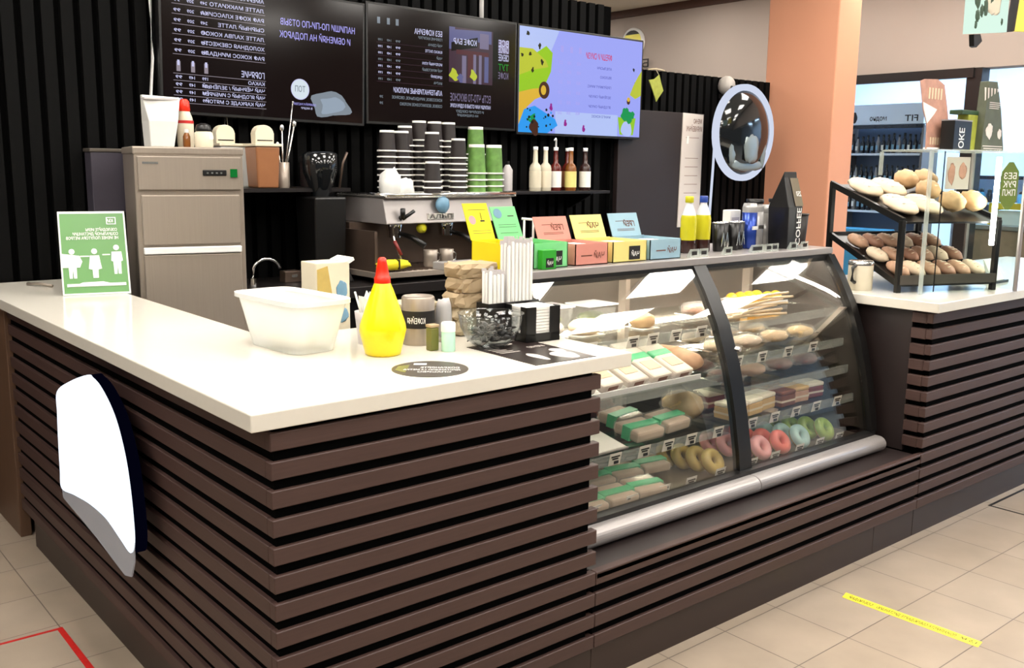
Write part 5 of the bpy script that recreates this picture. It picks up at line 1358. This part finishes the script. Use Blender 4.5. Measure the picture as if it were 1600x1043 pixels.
# things standing on the cabinet's glass top
TZ = H+CH+.0085
c1 = thing('menu_card', 'tall pinkish printed card curling to the left on the pastry cabinet', 'card', on_rack(.06, .14, CH+.0085))
pts = [(2.985, 1.856), (3.02, 1.866), (3.13, 1.872), (3.19, 1.852), (3.23, 1.76), (3.265, 1.66), (3.285, TZ), (3.075, TZ), (3.07, 1.66), (3.065, 1.69), (3.03, 1.74), (3.01, 1.79)]
MB().prism([(u, v) for u, v in pts][::-1], .20, .203, 'y').build('sheet', 'card_pink', c1)
MB().prism([(3.03, 1.745), (3.065, 1.69), (3.12, 1.73), (3.14, 1.75), (3.02, 1.775)], .1985, .2, 'y').build('torn_corner', 'white_plastic', c1)
m = MB()
for k in range(5): m.box(3.06+.025*k, 3.072+.025*k, .1985, .1998, 1.79, 1.835)
for k in range(6): m.box(3.10+.022*k, 3.112+.022*k, .1985, .1998, TZ+.02, TZ+.05)
m.build('print', 'bread_pale', c1)
MB().box(3.08, 3.28, .185, .215, TZ, TZ+.008).build('foot', 'white_plastic', c1)
c2 = thing('paper_cup_sign', 'black box with white sideways letters on the pastry cabinet', 'box', on_rack(.2, .12, CH+.0085))
MB().box(3.145, 3.30, .12, .178, TZ, TZ+.118).build('box_body', 'black_plastic', c2, bevel=.002)
MB().box(3.144, 3.301, .119, .179, TZ+.118, TZ+.123).build('lid', 'grey_metal', c2)
MB().text('ОКЕ', (3.19, .1195, TZ+.005), (0, 0, 1), (1, 0, 0), .045, 0, .085).build('lettering', 'text_white', c2)
c3 = thing('leafy_card', 'yellow green leafy carton between the black box and the dark wedge card', 'carton', on_rack(.32, .14, CH+.0085))
MB().box(3.325, 3.42, .15, .20, TZ, TZ+.15).build('carton_body', 'leaf_yellow', c3, bevel=.003)
MB().box(3.26, 3.42, .149, .205, TZ+.15, TZ+.168).build('lid', 'leaf_dark', c3, bevel=.003)
c4 = thing('wedge_card', 'tall dark olive wedge shaped card at the right of the cabinet top', 'card', on_rack(.4, .1, CH+.0085))
MB().prism([(3.40, TZ), (3.62, TZ), (3.56, 1.76), (3.50, 1.88), (3.42, 1.878), (3.41, 1.75)], .12, .16, 'y').build('card_body', 'card_olive', c4, bevel=.002)
g = MB().box(3.41, 3.60, .1185, .1198, TZ+.018, TZ+.022).box(3.42, 3.60, .1185, .1198, TZ+.008, TZ+.012)
for k in range(5): g.prism([(3.38+.03*k, 1.85), (3.395+.03*k, 1.85), (3.40+.028*k, 1.80+.01*k), (3.392+.028*k, 1.795+.01*k)], .1185, .1198, 'y')
for k in range(4): g.box(3.44, 3.53+.005*k, .1185, .1198, 1.765+.008*k, 1.768+.008*k)
g.blob((3.46, .119, 1.67), (.03, .001, .03), amp=.5, seed=2.).blob((3.56, .119, 1.66), (.02, .001, .02), amp=.4, seed=4.)
g.build('print', 'pale_pink', c4)

cn = thing('metal_canister', 'cream metal canister with black clip on the right counter', 'canister', (2.965, .39, H))
MB().lathe([(.05, 0), (.052, .004), (.052, .115), (.05, .12), (0, .122)], n=26).build('canister_body', 'cream', cn, world=False)
MB().lathe([(.0535, .108), (.0535, .122), (.048, .127), (0, .128)], n=26).build('lid', 'steel_bright', cn, world=False)
MB().tube([(-.052, -.005, .108), (-.075, -.006, .10), (-.075, -.006, .045), (-.052, -.005, .035)], .008, 8).build('clip', 'black_plastic', cn, world=False)

# ------------------------------------------------------------------ hanging signs at upper right
hs = thing('hanging_sign', 'mint green hanging sign with dark leaves at the top right', 'sign', (4.2, .52, 2.15))
MB().prism([(3.985, 2.16), (4.395, 2.205), (4.385, 2.55), (3.975, 2.55)], .50, .53, 'y').build('board', emit('mint_lit', (218, 246, 230), 1.05), hs)
m = MB()
for a, b_, r_, q in ((4.05, 2.33, .03, 1), (4.10, 2.28, .02, 2), (4.06, 2.25, .022, 3), (4.14, 2.30, .025, 4), (4.05, 2.21, .014, 5), (4.2, 2.36, .03, 6), (4.33, 2.25, .012, 7)): m.blob((a, .4995, b_), (r_, .0012, r_*1.4), amp=.5, seed=q*2.)
m.build('leaf_print', 'leaf_dark', hs)
m = MB().blob((4.22, .4995, 2.34), (.08, .0008, .07), amp=.3, seed=3.); m.build('yellow_print', 'cream', hs)
MB().prism([(4.06, 2.165), (4.13, 2.172), (4.155, 2.14), (4.10, 2.105), (4.075, 2.11)], .51, .535, 'y').build('clamp', 'black_plastic', hs)
for x in (4.03, 4.34): MB().tube([(x, .515, 2.53), (x, .515, CZ)], .004, 6).build('hanger', 'steel', hs)
h2 = thing('yellow_banner', 'pale yellow hanging board at the right edge beside the mint sign', 'sign', (4.7, .52, 2.2))
MB().prism([(4.44, 2.215), (4.9, 2.25), (4.9, 2.6), (4.50, 2.6)], .50, .52, 'y').build('board', 'logo_yellow', h2)
MB().prism([(4.435, 2.21), (4.46, 2.215), (4.52, 2.6), (4.50, 2.6)], .49, .525, 'y').build('edge', 'dark_metal', h2)
MB().tube([(4.75, .51, 2.6), (4.75, .51, CZ)], .004, 6).build('hanger', 'steel', h2)

# ------------------------------------------------------------------ the shop behind the glass
def shelf_unit(name, label, x, y0, y1, tiers, depth=.3):
    t = thing(name, label, 'shelving', (x, (y0+y1)/2, 0))
    MB().box(x+depth-.02, x+depth, y0, y1, 0, tiers[0]+.27).build('back_panel', 'store_back', t)
    for y in (y0, y1): MB().box(x, x+depth, y-.012, y+.012, 0, tiers[0]+.26).build('upright', 'store_grey', t)
    for z in tiers: MB().box(x, x+depth-.02, y0, y1, z-.02, z).build('board', 'store_white', t)
    MB().box(x-.005, x+.02, y0, y1, tiers[0]+.235, tiers[0]+.27).build('header', 'bottle_dark', t)
    return t
shelf_unit('shop_shelving', 'white shop shelving of small dark bottles beside the pillar', 8., 2.78, 3.62, (1.655, 1.36, 1.10, .80))
b0 = None
for ti, z in enumerate((1.655, 1.36, 1.10)):
    for i in range(15):
        y = 2.822+.0543*i; loc = (8.06, y, z+.002)
        lab = 'small dark bottle in the %s row of the shop shelving' % ('top', 'middle', 'lower')[ti]
        g_ = '%s row bottles of the shop shelving' % ('top', 'middle', 'lower')[ti]
        if b0 is None:
            b0 = thing('shop_bottle', lab, 'bottle', loc, group=g_)
            MB().lathe([(.021, 0), (.022, .01), (.022, .11), (.010, .14), (.010, .165)], n=10).build('bottle_body', 'bottle_dark', b0, world=False)
            MB().lathe([(.012, .165), (.012, .185), (0, .186)], n=10).build('cap', 'black_plastic', b0, world=False)
            MB().box(-.0235, -.022, -.012, .012, .03, .08).build('paper_label', 'ball_blue', b0, world=False)
        else:
            c = dup(b0, loc, (0, 0, .1*math.sin(i*3.)), lab, g_, (1, 1, random.uniform(.85, 1.05)))
            if i % 4 == 0: retint(c, 'bottle_body', 'foil_grey')
            if i % 5 == 2: retint(c, 'paper_label', 'white_paper')
wl = thing('shop_lettering', 'small dark lettering on the white fascia over the shop shelving', 'sign', (8., 3.2, 1.95))
MB().box(8.0, 8.25, 2.78, 3.62, 1.93, 2.12).build('fascia', 'store_white', wl)
g = MB().text('модно', (7.999, 3.15, 1.965), (0, 1, 0), (0, 0, 1), .05, 0, .18); g.text('FIT', (7.999, 2.83, 1.955), (0, 1, 0), (0, 0, 1), .06, 0, .14)
g.blob((7.999, 3.50, 2.0), (.001, .035, .05), amp=.3, seed=2.)
g.build('lettering', 'text_black', wl)
shelf_unit('shop_shelving', 'low white shop shelving of blue pots seen through the cabinet glass', 9.2, 1.9, 3.0, (1.18, .85), .3)
p0 = None
for i in range(13):
    loc = (9.28, 1.98+.078*i, 1.182); lab = 'small blue green pot on the low shop shelving'
    if p0 is None:
        p0 = thing('shop_pot', lab, 'pot', loc, group='pots on the low shop shelving')
        MB().lathe([(.026, 0), (.03, .07), (.02, .09)], n=10).build('pot_body', 'store_blue', p0, world=False)
        MB().lathe([(.021, .09), (.021, .12), (0, .121)], n=10).build('cap', 'bottle_dark', p0, world=False)
    else:
        c = dup(p0, loc, scale=(1, 1, random.uniform(.8, 1.25)))
        if i % 3 == 0: retint(c, 'pot_body', 'bottle_dark')
sc = thing('shop_cabinet', 'sky blue shop cabinet seen under the upper bread tray', 'cabinet', (7.9, 3.0, 0))
MB().box(7.75, 7.985, 2.97, 3.62, 0, .93).build('cabinet_body', 'store_blue', sc, bevel=.01)
MB().box(7.745, 7.75, 3.0, 3.6, .80, .83).build('stripe', 'store_white', sc)
bq = thing('shop_counter', 'brown shop counter behind the pastry cabinet glass', 'counter', (8, 1.6, 0))
MB().box(8.0, 8.6, .6, 2.25, 0, .98).build('counter_body', 'store_brown', bq, bevel=.01)
MB().box(7.98, 8.62, .58, 2.27, .98, 1.02).build('counter_top', 'store_grey', bq, bevel=.005)
yf = thing('shop_display', 'yellow rimmed shop display on the brown counter', 'display', (8.2, 1.5, 1.02))
MB().box(8.1, 8.14, .7, 2.15, 1.16, 1.215).box(8.1, 8.14, 2.10, 2.15, 1.02, 1.16).box(8.1, 8.14, .7, .75, 1.02, 1.16).build('frame', 'store_yellow', yf)
MB().box(8.14, 8.5, .75, 2.1, 1.02, 1.15).build('display_body', 'store_white', yf)
ys = thing('yellow_sign', 'blurred yellow shop sign at the right edge', 'sign', (9.5, 1.4, 0))
MB().box(9.5, 9.55, .5, 2.02, 1.92, 2.10).build('board', 'store_yellow', ys, bevel=.01)
MB().box(9.48, 9.58, .45, 2.07, 1.86, 1.92).build('edge', 'mint_sign', ys)
for y in (.8, 1.75): MB().box(9.51, 9.54, y-.015, y+.015, 0, 1.86).build('post', 'store_grey', ys)
bl = thing('blue_bin', 'blue shop display block at the right edge behind the cabinet', 'display', (9.3, 1.0, 0))
MB().box(9.2, 9.4, .5, 1.72, 0, 1.64).build('display_body', 'cap_blue', bl, bevel=.01)
MB().box(9.195, 9.2, .55, 1.67, 1.2, 1.5).build('panel', 'store_blue', bl)
pc = thing('price_stand', 'small white price card behind the right end of the pastry cabinet', 'card', (3.75, .2, H))
MB().prism([(.14, H), (.17, H), (.20, 1.09), (.195, 1.09)], 3.70, 3.82, 'x').build('card', 'white_paper', pc)
MB().box(3.69, 3.83, .13, .24, H, H+.012).build('foot', 'black_plastic', pc)

# ------------------------------------------------------------------ tape on the floor
ty = thing('floor_tape', 'yellow printed distancing tape on the floor tiles at right', 'tape', (2.13, -.35, 0))
MB().add([(2.150, -.118, .0012), (2.105, -.130, .0012), (2.118, -.605, .0012), (2.163, -.598, .0012), (2.150, -.118, 0), (2.105, -.130, 0), (2.118, -.605, 0), (2.163, -.598, 0)], [(0, 1, 2, 3), (7, 6, 5, 4), (0, 4, 5, 1), (1, 5, 6, 2), (2, 6, 7, 3), (3, 7, 4, 0)]).build('strip', 'tape_yellow', ty)
g = MB()
a = Vector((2.128, -.13, .0017)); d = Vector((.013, -.475, 0)).normalized(); nn = Vector((-d.y, d.x, 0))
g.text('СОБЛЮДАЙ', a+d*.105-nn*.011, -d, nn, .018, 0, .09); 
g.text('ПОЖАЛУЙСТА СОБЛЮДАЙТЕ ДИСТАНЦИЮ', a+d*.395-nn*.011, -d, nn, .018, 0, .275)
g.text('1,5 М', a+d*.465-nn*.009, -d, nn, .016, 0, .055)
g.build('print', 'text_black', ty)
rt = thing('floor_tape', 'red tape corner stuck on the floor tiles at left', 'tape', (-.11, 1.3, 0))
MB().prism([(-.122, 1.345), (-.104, 1.345), (-.105, .9), (-.125, .9)], 0, .0012, 'z').build('long_strip', 'tape_red', rt)
MB().prism([(-.122, 1.333), (-.122, 1.345), (-.7, 1.362), (-.7, 1.352)], 0, .0012, 'z').build('short_strip', 'tape_red', rt)
gm = thing('floor_tape', 'thin black tape corner on the floor tiles at the far right', 'tape', (3.49, -.03, 0))
MB().prism([(3.49, -.02), (3.49, -.032), (4.2, -.032), (4.2, -.02)], 0, .0012, 'z').build('long_strip', 'text_black', gm)
MB().prism([(3.49, -.032), (3.50, -.032), (3.50, -.3), (3.49, -.3)], 0, .0012, 'z').build('short_strip', 'text_black', gm)
